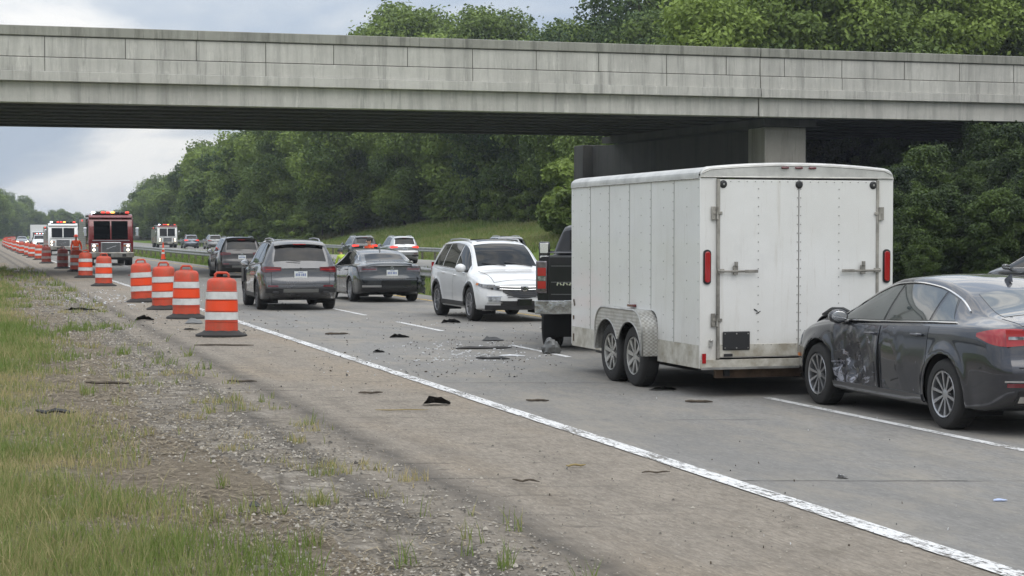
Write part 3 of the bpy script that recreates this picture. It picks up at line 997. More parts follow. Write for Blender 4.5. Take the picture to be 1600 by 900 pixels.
# far end
for i in range(85):
    y = rng.uniform(740, 920)
    x = rng.uniform(2, 75)
    plant(K_far[rng.integers(3)], x, y, rng.uniform(.62, .78), L_E, 'tree', 'trees at the far end of the highway')
for i in range(26):
    x = -20 + i * 7 + rng.uniform(-2, 2)
    plant(K_far[rng.integers(3)], x, 930 + rng.uniform(-25, 25), rng.uniform(.6, .75), L_E, 'tree', 'trees at the far end of the highway')

# ------------------------------------------------------------------ vehicle materials
def paint(name, col, metal=0.5, rough=0.35, dirt=0.12):
    t = NT(name)
    tcn = t.n.new('ShaderNodeTexCoord')
    k = t.ramp(t.noise(2.2, 6, 0.7, vec=tcn.outputs['Object']), 0.4, 0.75)
    q = t.n.new('ShaderNodeSeparateXYZ'); t.l.new(tcn.outputs['Object'], q.inputs[0])
    low = t.ramp(q.outputs[2], 0.75, 0.15)
    f = t.math('MULTIPLY', t.math('ADD', t.math('MULTIPLY', low, 0.9), 0.3), t.math('MULTIPLY', k, dirt * 2.4))
    c = t.mix(f, col, (0.2, 0.175, 0.14))
    t.b.inputs['Metallic'].default_value = metal
    t.b.inputs['Coat Weight'].default_value = 1.0
    t.b.inputs['Coat Roughness'].default_value = 0.03
    t.l.new(t.math('ADD', t.math('MULTIPLY', f, 0.5), rough), t.b.inputs['Roughness'])
    t.l.new(c, t.b.inputs['Base Color'])
    return t.m
M_glass = mat('dark_window_glass', (0.005, 0.006, 0.007), 0.03, 0, 0.0, spec=0.3)
M_glass_lt = mat('pale_window_glass', (0.05, 0.062, 0.062), 0.03, 0, 0.6, spec=0.9, var=0.6, vscale=1.3)
M_black = mat('black_plastic', (0.018, 0.018, 0.019), 0.5, var=-0.6, vscale=8)
M_gloss = mat('gloss_black_trim', (0.01, 0.01, 0.011), 0.12, 0, 0.5)
M_gap = mat('panel_gap', (0.006, 0.006, 0.006), 0.9)
M_under = mat('underbody', (0.012, 0.012, 0.012), 0.9)
M_tyre = mat('tyre_rubber', (0.022, 0.021, 0.02), 0.85, var=-1.2, vscale=9, bump=0.3, bscale=60)
M_alloy = mat('alloy_rim', (0.42, 0.42, 0.43), 0.3, 0.85)
M_alloy_dk = mat('dark_alloy_rim', (0.13, 0.13, 0.135), 0.35, 0.8)
M_chrome = mat('chrome', (0.7, 0.7, 0.7), 0.12, 1.0)
M_red = mat('red_lamp_lens', (0.32, 0.008, 0.01), 0.12, 0, 0.8)
M_red_dk = mat('dark_red_lamp_lens', (0.11, 0.008, 0.012), 0.12, 0, 0.8)
M_clear = mat('clear_lamp_lens', (0.38, 0.39, 0.4), 0.08, 0.4, 1.0, var=0.85, vscale=16)
M_lamp_grey = mat('grey_headlamp_lens', (0.2, 0.205, 0.21), 0.08, 0.3, 1.0, var=0.9, vscale=18)
M_smoke = mat('smoked_lamp_lens', (0.12, 0.10, 0.11), 0.1, 0.2, 0.8, var=0.6, vscale=14)
M_amber = mat('amber_reflector', (0.55, 0.16, 0.02), 0.2, 0, 0.5)
M_red_on = mat('lit_red_lamp', (0.5, 0.02, 0.02), 0.3, emit=(1, 0.06, 0.04), estr=1.6)
M_head_on = mat('lit_headlamp', (0.9, 0.85, 0.7), 0.3, emit=(1, 0.86, 0.62), estr=4.0)
M_plate = mat('licence_plate', (0.6, 0.62, 0.6), 0.4)
M_plate_ink = mat('plate_ink', (0.08, 0.12, 0.3), 0.5)
M_silver_trim = mat('satin_silver_trim', (0.5, 0.5, 0.5), 0.3, 0.9)

def pchip(pts):
    pts = sorted(pts)
    X = np.array([p[0] for p in pts], float); Y = np.array([p[1] for p in pts], float)
    h = np.diff(X); dl = np.diff(Y) / h
    m = np.zeros(len(X))
    m[0], m[-1] = dl[0], dl[-1]
    for i in range(1, len(X) - 1):
        if dl[i - 1] * dl[i] <= 0: m[i] = 0
        else:
            w1, w2 = 2 * h[i] + h[i - 1], h[i] + 2 * h[i - 1]
            m[i] = (w1 + w2) / (w1 / dl[i - 1] + w2 / dl[i])
    def f(x):
        x = np.clip(x, X[0], X[-1])
        i = np.clip(np.searchsorted(X, x) - 1, 0, len(X) - 2)
        t = (x - X[i]) / h[i]
        return ((2 * t ** 3 - 3 * t ** 2 + 1) * Y[i] + (t ** 3 - 2 * t ** 2 + t) * h[i] * m[i]
                + (-2 * t ** 3 + 3 * t ** 2) * Y[i + 1] + (t ** 3 - t ** 2) * h[i] * m[i + 1])
    return f

class Shape:
    """a car's skin as one surface: cross-sections along x (front is +x), y across, z up"""
    def __init__(s, zc, zs, W, wr, zre, zb, axles, wheel_r, arch_r, tuck=0.035,
                 fb=0.16, rb=0.10, gf=None, gr=None, step=0.045, crease=0.0):
        s.zc, s.zs, s.W, s.wr, s.zre, s.zb = map(pchip, (zc, zs, W, wr, zre, zb))
        s.x0, s.x1 = min(p[0] for p in zc), max(p[0] for p in zc)
        s.axles, s.rw, s.ra = axles, wheel_r, arch_r
        s.tuck, s.fb, s.rb = tuck, fb, rb
        s.gf = pchip(gf) if gf else (lambda z: 0.0)
        s.gr = pchip(gr) if gr else (lambda z: 0.0)
        s.step = step
        s.crease = crease
        s.cache = {}
    def section(s, x):
        key = round(float(x), 4)
        if key in s.cache: return s.cache[key]
        zc, zs, W, wr, zre, zb = (float(f(x)) for f in (s.zc, s.zs, s.W, s.wr, s.zre, s.zb))
        hb = zs - zb
        c = [(0, zb), (W * .45, zb), (W - .16, zb), (W - .06, zb + .02), (W - .03, zb + .08), (W - .018, zb + .2 * hb), (W - .006, zb + .38 * hb),
             (W, zb + .55 * hb), (W - .004 + s.crease, zb + .72 * hb), (W - .016 + s.crease, zb + .86 * hb), (W - .035, zs - .03 * min(1, hb)), (W - .06, zs)]
        js = len(c) - 1
        wr = min(wr, W - .07)
        for t in (.2, .4, .6, .8, .93):
            c.append(((W - .06) * (1 - t) + wr * t + .02 * math.sin(PI * t), zs * (1 - t) + zre * t))
        jr = len(c)
        c.append((wr - .015, zre + .012))
        for t in (.12, .3, .5, .7, .85, 1.0):
            c.append(((wr - .015) * (1 - t), zre + (zc - zre) * (1 - (1 - t) ** 2.2) + .012 * (1 - t)))
        P = np.array(c)
        n0 = len(P)
        for _ in range(2):
            Q = np.empty((2 * len(P), 2)); Q[0] = P[0]; Q[-1] = P[-1]
            Q[1:-1:2] = P[:-1] * .75 + P[1:] * .25
            Q[2:-1:2] = P[:-1] * .25 + P[1:] * .75
            P = Q
        s.js = int(js / (n0 - 1) * (len(P) - 1)); s.jr = int(jr / (n0 - 1) * (len(P) - 1))
        s.cache[key] = P
        return P
    def warp(s, x, y, z):
        Wm = 0.92
        k = min(1.0, abs(y) / Wm)
        ef = max(0.0, min(1.0, (x - (s.x1 - 0.6)) / 0.6)) ** 1.6
        er = max(0.0, min(1.0, ((s.x0 + 0.5) - x) / 0.5)) ** 1.6
        return (x + ef * (-s.fb * k ** 2.6 + float(s.gf(z))) - er * (-s.rb * k ** 2.6 + float(s.gr(z))), y, z)
    def side(s, x, z):
        P = s.section(x)
        i0, i1 = int(len(P) * .12), s.jr
        return float(np.interp(z, P[i0:i1, 1], P[i0:i1, 0]))
    def top(s, x, y):
        P = s.section(x)[s.js:]
        return float(np.interp(abs(y), P[::-1, 0], P[::-1, 1]))
    def S(s, sd, x, z, off=0.0):
        f = s.flare(x, z)
        return s.warp(x, sd * (s.side(x, z) + off + f), z)
    def T(s, x, y, off=0.0):
        return s.warp(x, y, s.top(x, y) + off)
    def F(s, end, y, z, off=0.0):
        x = s.x1 if end > 0 else s.x0
        p = s.warp(x, y, z)
        return (p[0] + end * off, y, z)
    def flare(s, x, z):
        f = 0.0
        for ax in s.axles:
            r = math.hypot(x - ax, z - s.rw)
            if z > s.rw - 0.1: f += 0.02 * math.exp(-((r - s.ra - 0.015) / 0.06) ** 2)
        return f
    def body(s, name, m, parent, dent=None):
        xs = list(np.arange(s.x0 + 0.06, s.x1 - 0.06, s.step))
        xs = [s.x0, s.x0 + 0.02, s.x0 + 0.04] + xs + [s.x1 - 0.04, s.x1 - 0.02, s.x1]
        V, half = [], None
        for x in xs:
            P = s.section(x)
            half = len(P)
            row = []
            ring = [(y, z) for y, z in P] + [(-y, z) for y, z in P[-2:0:-1]]
            for y, z in ring:
                f = s.flare(x, z) if abs(y) > 0.6 else 0
                y2 = y + (f if y > 0 else -f)
                if dent: 
                    q = dent(x, y2, z)
                    x2, y2, z = q
                    row.append(s.warp(x2, y2, z))
                else: row.append(s.warp(x, y2, z))
            V.append(row)
        V = np.array(V)
        ni, nj = V.shape[:2]
        # wheel arches: drop what lies inside the circle, pull the rim onto it
        inside = np.zeros((ni, nj), bool)
        for ax in s.axles:
            rr = np.hypot(V[..., 0] - ax, V[..., 2] - s.rw)
            ins = (rr < s.ra) & (np.abs(V[..., 1]) > 0.5)
            inside |= ins
            sc = s.ra / np.maximum(rr, 1e-4)
            V[..., 0] = np.where(ins, ax + (V[..., 0] - ax) * sc, V[..., 0])
            V[..., 2] = np.where(ins, np.maximum(s.rw + (V[..., 2] - s.rw) * sc, s.rw - .16), V[..., 2])
        mb = MB()
        mb.v = [tuple(p) for p in V.reshape(-1, 3).tolist()]
        for i in range(ni - 1):
            for j in range(nj):
                k = (j + 1) % nj
                if inside[i, j] and inside[i + 1, j] and inside[i + 1, k] and inside[i, k]: continue
                mb.f.append((i * nj + j, i * nj + k, (i + 1) * nj + k, (i + 1) * nj + j))
        for end in (0, 1):           # end caps as rows between the left and right outline
            x = s.x1 if end else s.x0
            P = s.section(x)
            K = 12
            rows = []
            for y, z in P:
                rows.append([s.warp(x, yy, z) for yy in np.linspace(-y, y, K)])
            mb.grid(np.array(rows))
            if end:
                n = (len(P) - 1) * (K - 1)
                mb.f[-n:] = [f[::-1] for f in mb.f[-n:]]
        o = mb.build(name, m, parent, sharp=32)
        o.data.materials.append(M_under)
        # wheel wells
        for ax in s.axles:
            for sd in (-1, 1):
                w = MB()
                Wd = float(s.W(ax))
                P = []
                for a in np.linspace(-0.5, PI + 0.5, 22):
                    cx, cz = ax + s.ra * 1.0 * math.cos(a), s.rw + s.ra * math.sin(a)
                    yo = s.side(ax + s.ra * math.cos(a), max(cz, float(s.zb(ax)) + .05)) - 0.008 if cz > 0.2 else Wd - .06
                    P.append([(cx, sd * yo, cz), (cx, sd * 0.48, cz)])
                w.grid(P)
                w.prism([(ax + s.ra * math.cos(a), s.rw + s.ra * math.sin(a)) for a in np.linspace(-0.5, PI + 0.5, 16)], sd * 0.47, sd * 0.485, 'y')
                w.build('wheel_well', M_under, o)
        return o
    # -- panels that follow the skin
    def panel(s, fn, nu, nv, off, name=None, m=None, parent=None, mb=None, edge=0.006, disp=None):
        """fn(u, v) -> point on the skin; the panel stands off that far outside it, with turned-in edges"""
        us, vs = np.linspace(0, 1, nu), np.linspace(0, 1, nv)
        P = np.array([[fn(u, v) for v in vs] for u in us])
        du = np.gradient(P, axis=0); dv = np.gradient(P, axis=1)
        N = np.cross(du, dv)
        L = np.linalg.norm(N, axis=2, keepdims=True); N = N / np.maximum(L, 1e-9)
        c = np.array([(s.x0 + s.x1) / 2, 0, 0.55])
        ref = P - c
        ref[..., 0] *= 0.35
        sgn = np.sign((N * ref).sum(2).sum())
        if sgn == 0: sgn = 1
        N *= sgn
        Q = P + N * off
        if disp is not None:
            D = np.array([[disp(P[i, j]) for j in range(nv)] for i in range(nu)])
            Q = Q + N * D[..., None]
        B = P - N * edge
        own = mb is None
        if own: mb = MB()
        k = len(mb.f)
        mb.grid(Q)
        if sgn < 0: mb.f[k:] = [f[::-1] for f in mb.f[k:]]
        for A_, B_ in ((Q[0], B[0]), (Q[-1], B[-1]), (Q[:, 0], B[:, 0]), (Q[:, -1], B[:, -1])):
            mb.grid(np.stack([A_, B_]))
        return mb.build(name, m, parent, sharp=40) if own else mb
    def quad_side(s, sd, xa, xb, zlo, zhi):
        """patch on the side between x = xa..xb (may be functions of v) and z curves"""
        def fn(u, v):
            a = xa(v) if callable(xa) else xa
            b = xb(v) if callable(xb) else xb
            x = a + (b - a) * u
            lo = zlo(x) if callable(zlo) else zlo
            hi = zhi(x) if callable(zhi) else zhi
            return s.S(sd, x, lo + (hi - lo) * v)
        return fn
    def quad_face(s, end, y0, y1, zlo, zhi):
        def fn(u, v):
            y = y0 + (y1 - y0) * u
            lo = zlo(y) if callable(zlo) else zlo
            hi = zhi(y) if callable(zhi) else zhi
            return s.F(end, y, lo + (hi - lo) * v)
        return fn
    def quad_top(s, x0, x1, w0, w1, ya=-1, yb=1):
        def fn(u, v):
            x = x0 + (x1 - x0) * u
            w = w0 + (w1 - w0) * u
            return s.T(x, w * (ya + (yb - ya) * v))
        return fn

def wheel(parent, x, y, r, w, sd, style='ten', rim_m=None, name='wheel', low=False, rr=None):
    rim_m = rim_m or M_alloy
    o = empty(name, (x, y, r)); o.parent = parent
    rr = rr or r * 0.68
    t = MB().lathe([(rr, -w * .42), (rr + .01, -w * .5), (r * .9, -w * .5), (r * .965, -w * .42), (r * .992, -w * .3), (r, -w * .15), (r, w * .15), (r * .992, w * .3),
                    (r * .965, w * .42), (r * .9, w * .5), (rr + .01, w * .5), (rr, w * .42)], 20 if low else 40, 'y')
    if not low:
        for k in range(36):          # tread blocks
            a = 2 * PI * k / 36
            t.box((math.cos(a) * r * 0.995, 0, math.sin(a) * r * 0.995), (0.014, w * .5, 0.03), (0, -a, 0))
    t.build('tyre', M_tyre, o, sharp=45)
    f = sd * w * .5
    m = MB()
    m.lathe([(rr, sd * w * .42), (rr - .008, f * .98), (rr - .022, f * .93), (rr - .03, sd * w * .2), (rr - .04, -sd * w * .3)], 32, 'y')
    m.lathe([(0.0, f * .8), (.03, f * .8), (.055, f * .74), (.062, f * .5)], 16, 'y')
    n = {'ten': 10, 'five': 5, 'six': 6, 'eight': 8}.get(style, 10)
    for k in range(n):
        a0 = 2 * PI * k / n + 0.2
        pair = (-0.09, 0.09) if style in ('ten',) and n < 8 else (0,)
        if style == 'five': pair = (-0.13, 0.13)
        for da in pair:
            a = a0 + da
            b0 = np.array([math.cos(a0 + da * .5), math.sin(a0 + da * .5)]) * .045
            b1 = np.array([math.cos(a + da * .6), math.sin(a + da * .6)]) * (rr - .022)
            tx = np.array([-math.sin(a), math.cos(a)])
            w0, w1 = {'ten': (.010, .017), 'five': (.016, .02), 'six': (.03, .036), 'eight': (.02, .03)}[style]
            vs = []
            for (c_, hw, yy) in ((b0, w0, f * .78), (b1, w1, f * .9)):
                for sg in (-1, 1):
                    vs.append((c_[0] + tx[0] * hw * sg, yy, c_[1] + tx[1] * hw * sg))
                    vs.append((c_[0] + tx[0] * hw * sg * .8, yy - sd * .035, c_[1] + tx[1] * hw * sg * .8))
            m.add(vs, [(0, 2, 6, 4), (0, 4, 5, 1), (2, 3, 7, 6), (1, 5, 7, 3), (0, 1, 3, 2), (4, 6, 7, 5)])
    if style in ('eight', 'six') and low is False:
        for k in range(5):
            a = 2 * PI * k / 5
            m.lathe([(0.0, f * .86), (.01, f * .85), (.01, f * .7)], 6, 'y', (math.cos(a) * .045, 0, math.sin(a) * .045))
    m.build('rim', rim_m, o, sharp=40)
    d = MB().lathe([(0.0, sd * w * .05), (rr * .62, sd * w * .05), (rr * .62, 0)], 24, 'y')
    d.lathe([(rr * .64, -sd * w * .02), (rr, -sd * w * .02)], 24, 'y')
    d.build('brake_disc', mat_disc, o)
    return o
mat_disc = mat('brake_disc_steel', (0.07, 0.068, 0.065), 0.5, 0.6)

def mirror(sh, parent, sd, x, z, m, size=(0.1, 0.2, 0.13), glass_dir=-1):
    y = sh.side(x, z)
    o = MB()
    o.box((x - .02, sd * (y + .03), z - .03), (.07, .1, .035))
    h = o.build('mirror', M_gloss, parent, bevel=.01)
    c = MB().ball((x - .02, sd * (y + .14), z + .03), (size[0], size[1] / 2 + .01, size[2] / 2 + .01), 14, 10)
    c.v = [(max(p[0], x - .05) if glass_dir < 0 else min(p[0], x + .03), p[1], p[2]) for p in c.v]
    c.build('mirror_shell', m, h, sharp=50)
    g = MB().ball((x - .052, sd * (y + .14), z + .03), (.004, size[1] / 2 - .008, size[2] / 2 - .008), 14, 8)
    g.build('mirror_glass', M_chrome, h)
    return h
def plate(parent, sh, end, z, y=0.0, ink=True, w=.31, h=.155, m=None):
    x = sh.F(end, y, z)[0] + end * .018
    p = MB().box((x, y, z), (.012, w, h)).build('licence_plate', m or M_plate, parent, bevel=.004)
    if ink:
        q = MB()
        for k, dy in enumerate((-.105, -.065, -.025, .03, .07, .11)):
            q.box((x + end * .007, y + dy, z - .004), (.003, .024, .062))
            q.box((x + end * .0075, y + dy + (.004 if k % 2 else -.004), z - .004 + (.012 if k % 3 else -.012)), (.0045, .01, .018))
        q.box((x + end * .007, y, z + h * .36), (.003, .12, .014))
        q.build('plate_characters', M_plate_ink, p)
    return p
def doors(sh, parent, m, spans, zlo, drop=.02, handle=True, hm=None, dents=None, sides=(-1, 1), gap=.007):
    """door panels on a black gap, each with its handle"""
    out = {}
    for sd in sides:
        for i, (xa, xb, hx) in enumerate(spans):
            zl = zlo if callable(zlo) else (lambda x, z_=zlo: z_)
            zh = lambda x: float(sh.zs(x)) - drop
            def clear(x, lo=zl):
                z = lo(x)
                for ax in sh.axles:
                    r = sh.ra + .045
                    if abs(x - ax) < r: z = max(z, sh.rw + math.sqrt(r * r - (x - ax) ** 2))
                return z
            sh.panel(sh.quad_side(sd, xa - gap, xb + gap, lambda x: clear(x) - gap, lambda x: zh(x) + gap * .6), 48 if (dents and (sd, i) in dents) else 16, 34 if (dents and (sd, i) in dents) else 14, .0012, 'door_gap', M_gap, parent, edge=.001, disp=(lambda p_, f_=dents[(sd, i)]: f_(p_) - .006) if (dents and (sd, i) in dents) else None)
            dp = dents.get((sd, i)) if dents else None
            mm = dents.get(('m', sd, i), m) if dents else m
            d = sh.panel(sh.quad_side(sd, xa, xb, clear, zh), 48 if dp else 18, 34 if dp else 14, .004, 'door', mm, parent, edge=.001, disp=dp)
            out[(sd, i)] = d
            if handle:
                hz = float(sh.zs(hx)) - .1
                hb = MB()
                y = sh.side(hx, hz)
                hb.tube([(hx - .1, sd * (y + .012), hz), (hx - .08, sd * (y + .038), hz + .002), (hx + .07, sd * (y + .038), hz), (hx + .09, sd * (y + .012), hz)], [.012, .014, .014, .012], 8)
                hb.build('handle', hm or m, d)
    return out
def side_windows(sh, parent, spans, m=None, lo=.03, hi=.05, trim=None, sides=(-1, 1), surround=True):
    """spans: (xa_bottom, xa_top, xb_bottom, xb_top) rear to front"""
    m = m or M_glass
    for sd in sides:
        for (a0, a1, b0, b1) in spans:
            zl = lambda x: float(sh.zs(x)) + lo
            zh = lambda x: max(float(sh.zre(x)) - hi, float(sh.zs(x)) + lo + .004)
            for k, (g, off, mm, nm) in enumerate(((.018, .002, M_gloss, 'window_frame'), (0, .005, m, 'window'))):
                if k == 0 and not surround: continue
                fn = sh.quad_side(sd, lambda v: a0 + (a1 - a0) * v - g, lambda v: b0 + (b1 - b0) * v + g,
                                  lambda x: zl(x) - g, lambda x: zh(x) + g * .8)
                o = sh.panel(fn, 16, 10, off, nm, mm, parent, edge=.001)
        if trim:
            xa, xb = trim[0], trim[1]
            up = [sh.S(sd, x, max(float(sh.zre(x)) - hi + .022, float(sh.zs(x)) + lo), .012) for x in np.linspace(xa, xb, 40)]
            lw = [sh.S(sd, x, float(sh.zs(x)) + lo - .012, .012) for x in np.linspace(xa, xb, 30)]
            MB().tube(up, .009, 6).tube(lw, .008, 6).build('window_trim', trim[2], parent)
def arch_trim(sh, parent, m=None, w=.055, sides=(-1, 1)):
    for ax in sh.axles:
        for sd in sides:
            P = []
            for a in np.linspace(-.35, PI + .35, 28):
                row = []
                for r in (sh.ra - .01, sh.ra + w * .5, sh.ra + w):
                    x, z = ax + r * math.cos(a), sh.rw + r * math.sin(a)
                    z = max(z, float(sh.zb(x)) + .06)
                    p = sh.S(sd, x, z, .012 if r < sh.ra + w * .9 else .002)
                    row.append(p)
                P.append(row)
            MB().grid(P).build('arch_cladding', m or M_black, parent, sharp=60)
def sill(sh, parent, m=None, z1=.34, sides=(-1, 1)):
    a, b = min(sh.axles) + sh.ra + .03, max(sh.axles) - sh.ra - .03
    for sd in sides:
        sh.panel(sh.quad_side(sd, a, b, lambda x: float(sh.zb(x)) + .06, z1), 12, 4, .014, 'sill', m or M_black, parent, edge=.002)
def roof_rails(sh, parent, xa, xb, m=None):
    for sd in (-1, 1):
        pts = [sh.T(x, sd * (float(sh.wr(x)) - .06), .045 if xa + .12 < x < xb - .12 else .0) for x in (xa, xa + .1, xa + .2, (xa + xb) / 2, xb - .2, xb - .1, xb)]
        MB().tube(pts, .016, 8).build('roof_rail', m or M_silver_trim, parent)
def place(root, fx, fy, heading):
    """heading: direction the front (+x) points; 0 = away along +Y"""
    root.location = (fx, fy, 0)
    root.rotation_euler = (0, 0, PI / 2 + heading)

# ------------------------------------------------------------------ sedans
def sedan_shape(step=.045, k=1.0):
    return Shape(
        zc=[(-2.43, .98), (-2.39, 1.035), (-2.3, 1.07), (-2.0, 1.09), (-1.75, 1.13), (-1.2, 1.33), (-.75, 1.42), (-.3, 1.445), (.1, 1.425), (.4, 1.36), (.85, 1.17), (1.15, 1.03), (1.5, .985), (1.9, .91), (2.2, .82), (2.36, .72), (2.42, .66)],
        zs=[(-2.43, .9), (-2.3, .97), (-1.9, 1.0), (-1.2, .985), (0, .945), (1.0, .915), (1.5, .87), (1.9, .8), (2.25, .7), (2.42, .6)],
        W=[(-2.43, .78), (-2.36, .84), (-2.1, .895), (-1.5, .925), (0, .925), (1.2, .925), (1.7, .915), (2.1, .87), (2.34, .8), (2.42, .73)],
        wr=[(-2.43, .66), (-2.0, .66), (-1.75, .66), (-1.2, .6), (-.6, .575), (.0, .575), (.4, .6), (.85, .68), (1.15, .74), (1.6, .74), (2.42, .6)],
        zre=[(-2.43, .95), (-2.35, 1.0), (-2.0, 1.045), (-1.75, 1.07), (-1.2, 1.27), (-.75, 1.365), (-.3, 1.395), (.1, 1.375), (.4, 1.305), (.85, 1.11), (1.15, .975), (1.5, .94), (1.9, .865), (2.2, .77), (2.42, .63)],
        zb=[(-2.43, .34), (-2.2, .26), (-1.8, .2), (-1.0, .17), (1.0, .17), (1.8, .19), (2.42, .22)],
        axles=(1.45, -1.35), wheel_r=.335, arch_r=.385, fb=.3, rb=.2,
        gf=[(.2, .0), (.35, .05), (.5, .06), (.66, 0), (.8, -.05)], gr=[(.3, -.02), (.45, .07), (.6, .08), (.75, .03), (.95, .0), (1.1, 0)], step=step)

def sedan_common(root, sh, pm, wheel_style='ten', rim=None, dent=None, dents=None, body_dent=None, glass=None, chrome=M_chrome):
    b = sh.body('body', pm, root, body_dent)
    dz = lambda x: .27
    ds = doors(sh, root, pm, [(-1.02 + 0.0, -.02, -.82), (.0, 1.06, .18)], dz, dents=dents)
    side_windows(sh, root, [(-1.42, -1.18, -1.0, -.98), (-.94, -.92, -.06, -.06), (.02, .0, .98, .86)], glass, lo=.035, hi=.055, trim=(-1.5, 1.05, chrome))
    sh.panel(sh.quad_top(-1.28, -1.88, .5, .57), 16, 18, .004, 'rear_window', glass or M_glass, root, edge=.001)
    sh.panel(sh.quad_top(.98, .32, .62, .53), 16, 18, .004, 'windshield', glass or M_glass, root, edge=.001)
    for sd in (-1, 1):
        for ax in sh.axles:
            wheel(root, ax, sd * (.925 - .115), .335, .225, sd, wheel_style, rim or M_alloy)
    mirror(sh, root, 1, .82, .955, pm)
    mirror(sh, root, -1, .82, .955, pm)
    # roof antenna fin
    z = sh.top(-.95, 0)
    MB().prism([(-1.04, z - .01), (-.9, z - .01), (-.93, z + .02), (-1.02, z + .06)], -.012, .012, 'y').build('antenna_fin', pm, root)
    for end, nm in ((1, 'front_bumper'), (-1, 'rear_bumper')):
        hi = .5 if end > 0 else .64
        # parting line of the bumper skin
        sh.panel(sh.quad_face(end, -.72, .72, hi, hi + .008), 16, 2, .0015, nm + '_gap', M_gap, root, edge=.001)
    return b, ds

def rear_lamps(sh, parent, y0, y1, z0, z1, xin, m=M_red, z0s=None, inner=None, lit=False):
    """lamp that wraps from the rear face onto the side"""
    out = []
    for sd in (-1, 1):
        mb = MB()
        zl = lambda y: z0 + (z1 - z0) * .25 * max(0, (y1 - abs(y)) / (y1 - y0)) ** 1.2
        zh = lambda y: z1 - (z1 - z0) * .08 * max(0, (y1 - abs(y)) / (y1 - y0))
        sh.panel(sh.quad_face(-1, sd * y0, sd * y1, zl, zh), 10, 6, .012, mb=mb, edge=.004)
        x0 = sh.x0 + .015
        sh.panel(sh.quad_side(sd, x0, xin, lambda x: z0 + (z1 - z0) * .5 * ((x - x0) / (xin - x0)) ** 1.5, lambda x: z1 - (z1 - z0) * .3 * ((x - x0) / (xin - x0)) ** 2), 10, 6, .012, mb=mb, edge=.004)
        o = mb.build('taillight', m, parent, sharp=50)
        if inner:
            q = MB()
            sh.panel(sh.quad_face(-1, sd * (y0 + .03), sd * (y1 - .02), z0 + (z1 - z0) * .42, z0 + (z1 - z0) * .6), 8, 3, .017, mb=q, edge=.002)
            q.build('lamp_insert', inner, o)
        out.append(o)
    return out

# ---- the dented grey sedan in the foreground
P_sedan = paint('graphite_metallic_paint', (0.040, 0.042, 0.051), 0.6, 0.22, 0.035)
def scuffed_paint():
    t = NT('scraped_graphite_paint')
    tcn = t.n.new('ShaderNodeTexCoord')
    v = tcn.outputs['Object']
    q = t.n.new('ShaderNodeSeparateXYZ'); t.l.new(v, q.inputs[0])
    low = t.ramp(q.outputs[2], .95, .3, .0, 1.0)
    fx = t.ramp(q.outputs[0], -.45, .8, .0, 1.0)
    s1 = t.noise(2.6, 6, .75, (2.0, 1, 3.2), 1.2, vec=v)
    f1 = t.ramp(t.math('ADD', s1, t.math('MULTIPLY', t.math('MULTIPLY', low, fx), .14)), .66, .70)
    s2 = t.noise(4.0, 7, .8, (2.2, 1, 7), .8, vec=v, off=(4, 0, 2))
    f2 = t.ramp(t.math('ADD', s2, t.math('MULTIPLY', t.math('MULTIPLY', low, fx), .1)), .68, .72)
    c = t.mix(f1, (0.04, 0.042, 0.051), (0.34, 0.34, 0.38))
    c = t.mix(f2, c, (0.5, 0.4, 0.3))
    f3 = t.ramp(t.noise(7, 5, .8, (1, 1, 4), vec=v, off=(1, 2, 3)), .64, .68)
    c = t.mix(t.math('MULTIPLY', f3, t.math('MULTIPLY', low, fx)), c, (0.02, 0.02, 0.022))
    t.b.inputs['Metallic'].default_value = .5
    t.b.inputs['Coat Weight'].default_value = .6
    t.b.inputs['Coat Roughness'].default_value = .1
    t.l.new(t.ramp(f1, 0, 1, .26, .6), t.b.inputs['Roughness'])
    t.l.new(c, t.b.inputs['Base Color'])
    return t.m
P_scuff = scuffed_paint()
def dent_noise(p, s=1.0, seed=0):
    x, z = p[0], p[2]
    return (math.sin(x * 9 * s + 2.1 * z + seed) * math.sin(z * 8 * s - 3.3 * x + seed * 2) + .5 * math.sin(x * 21 * s + z * 13 + seed) * math.cos(z * 19 * s - 7 * x))
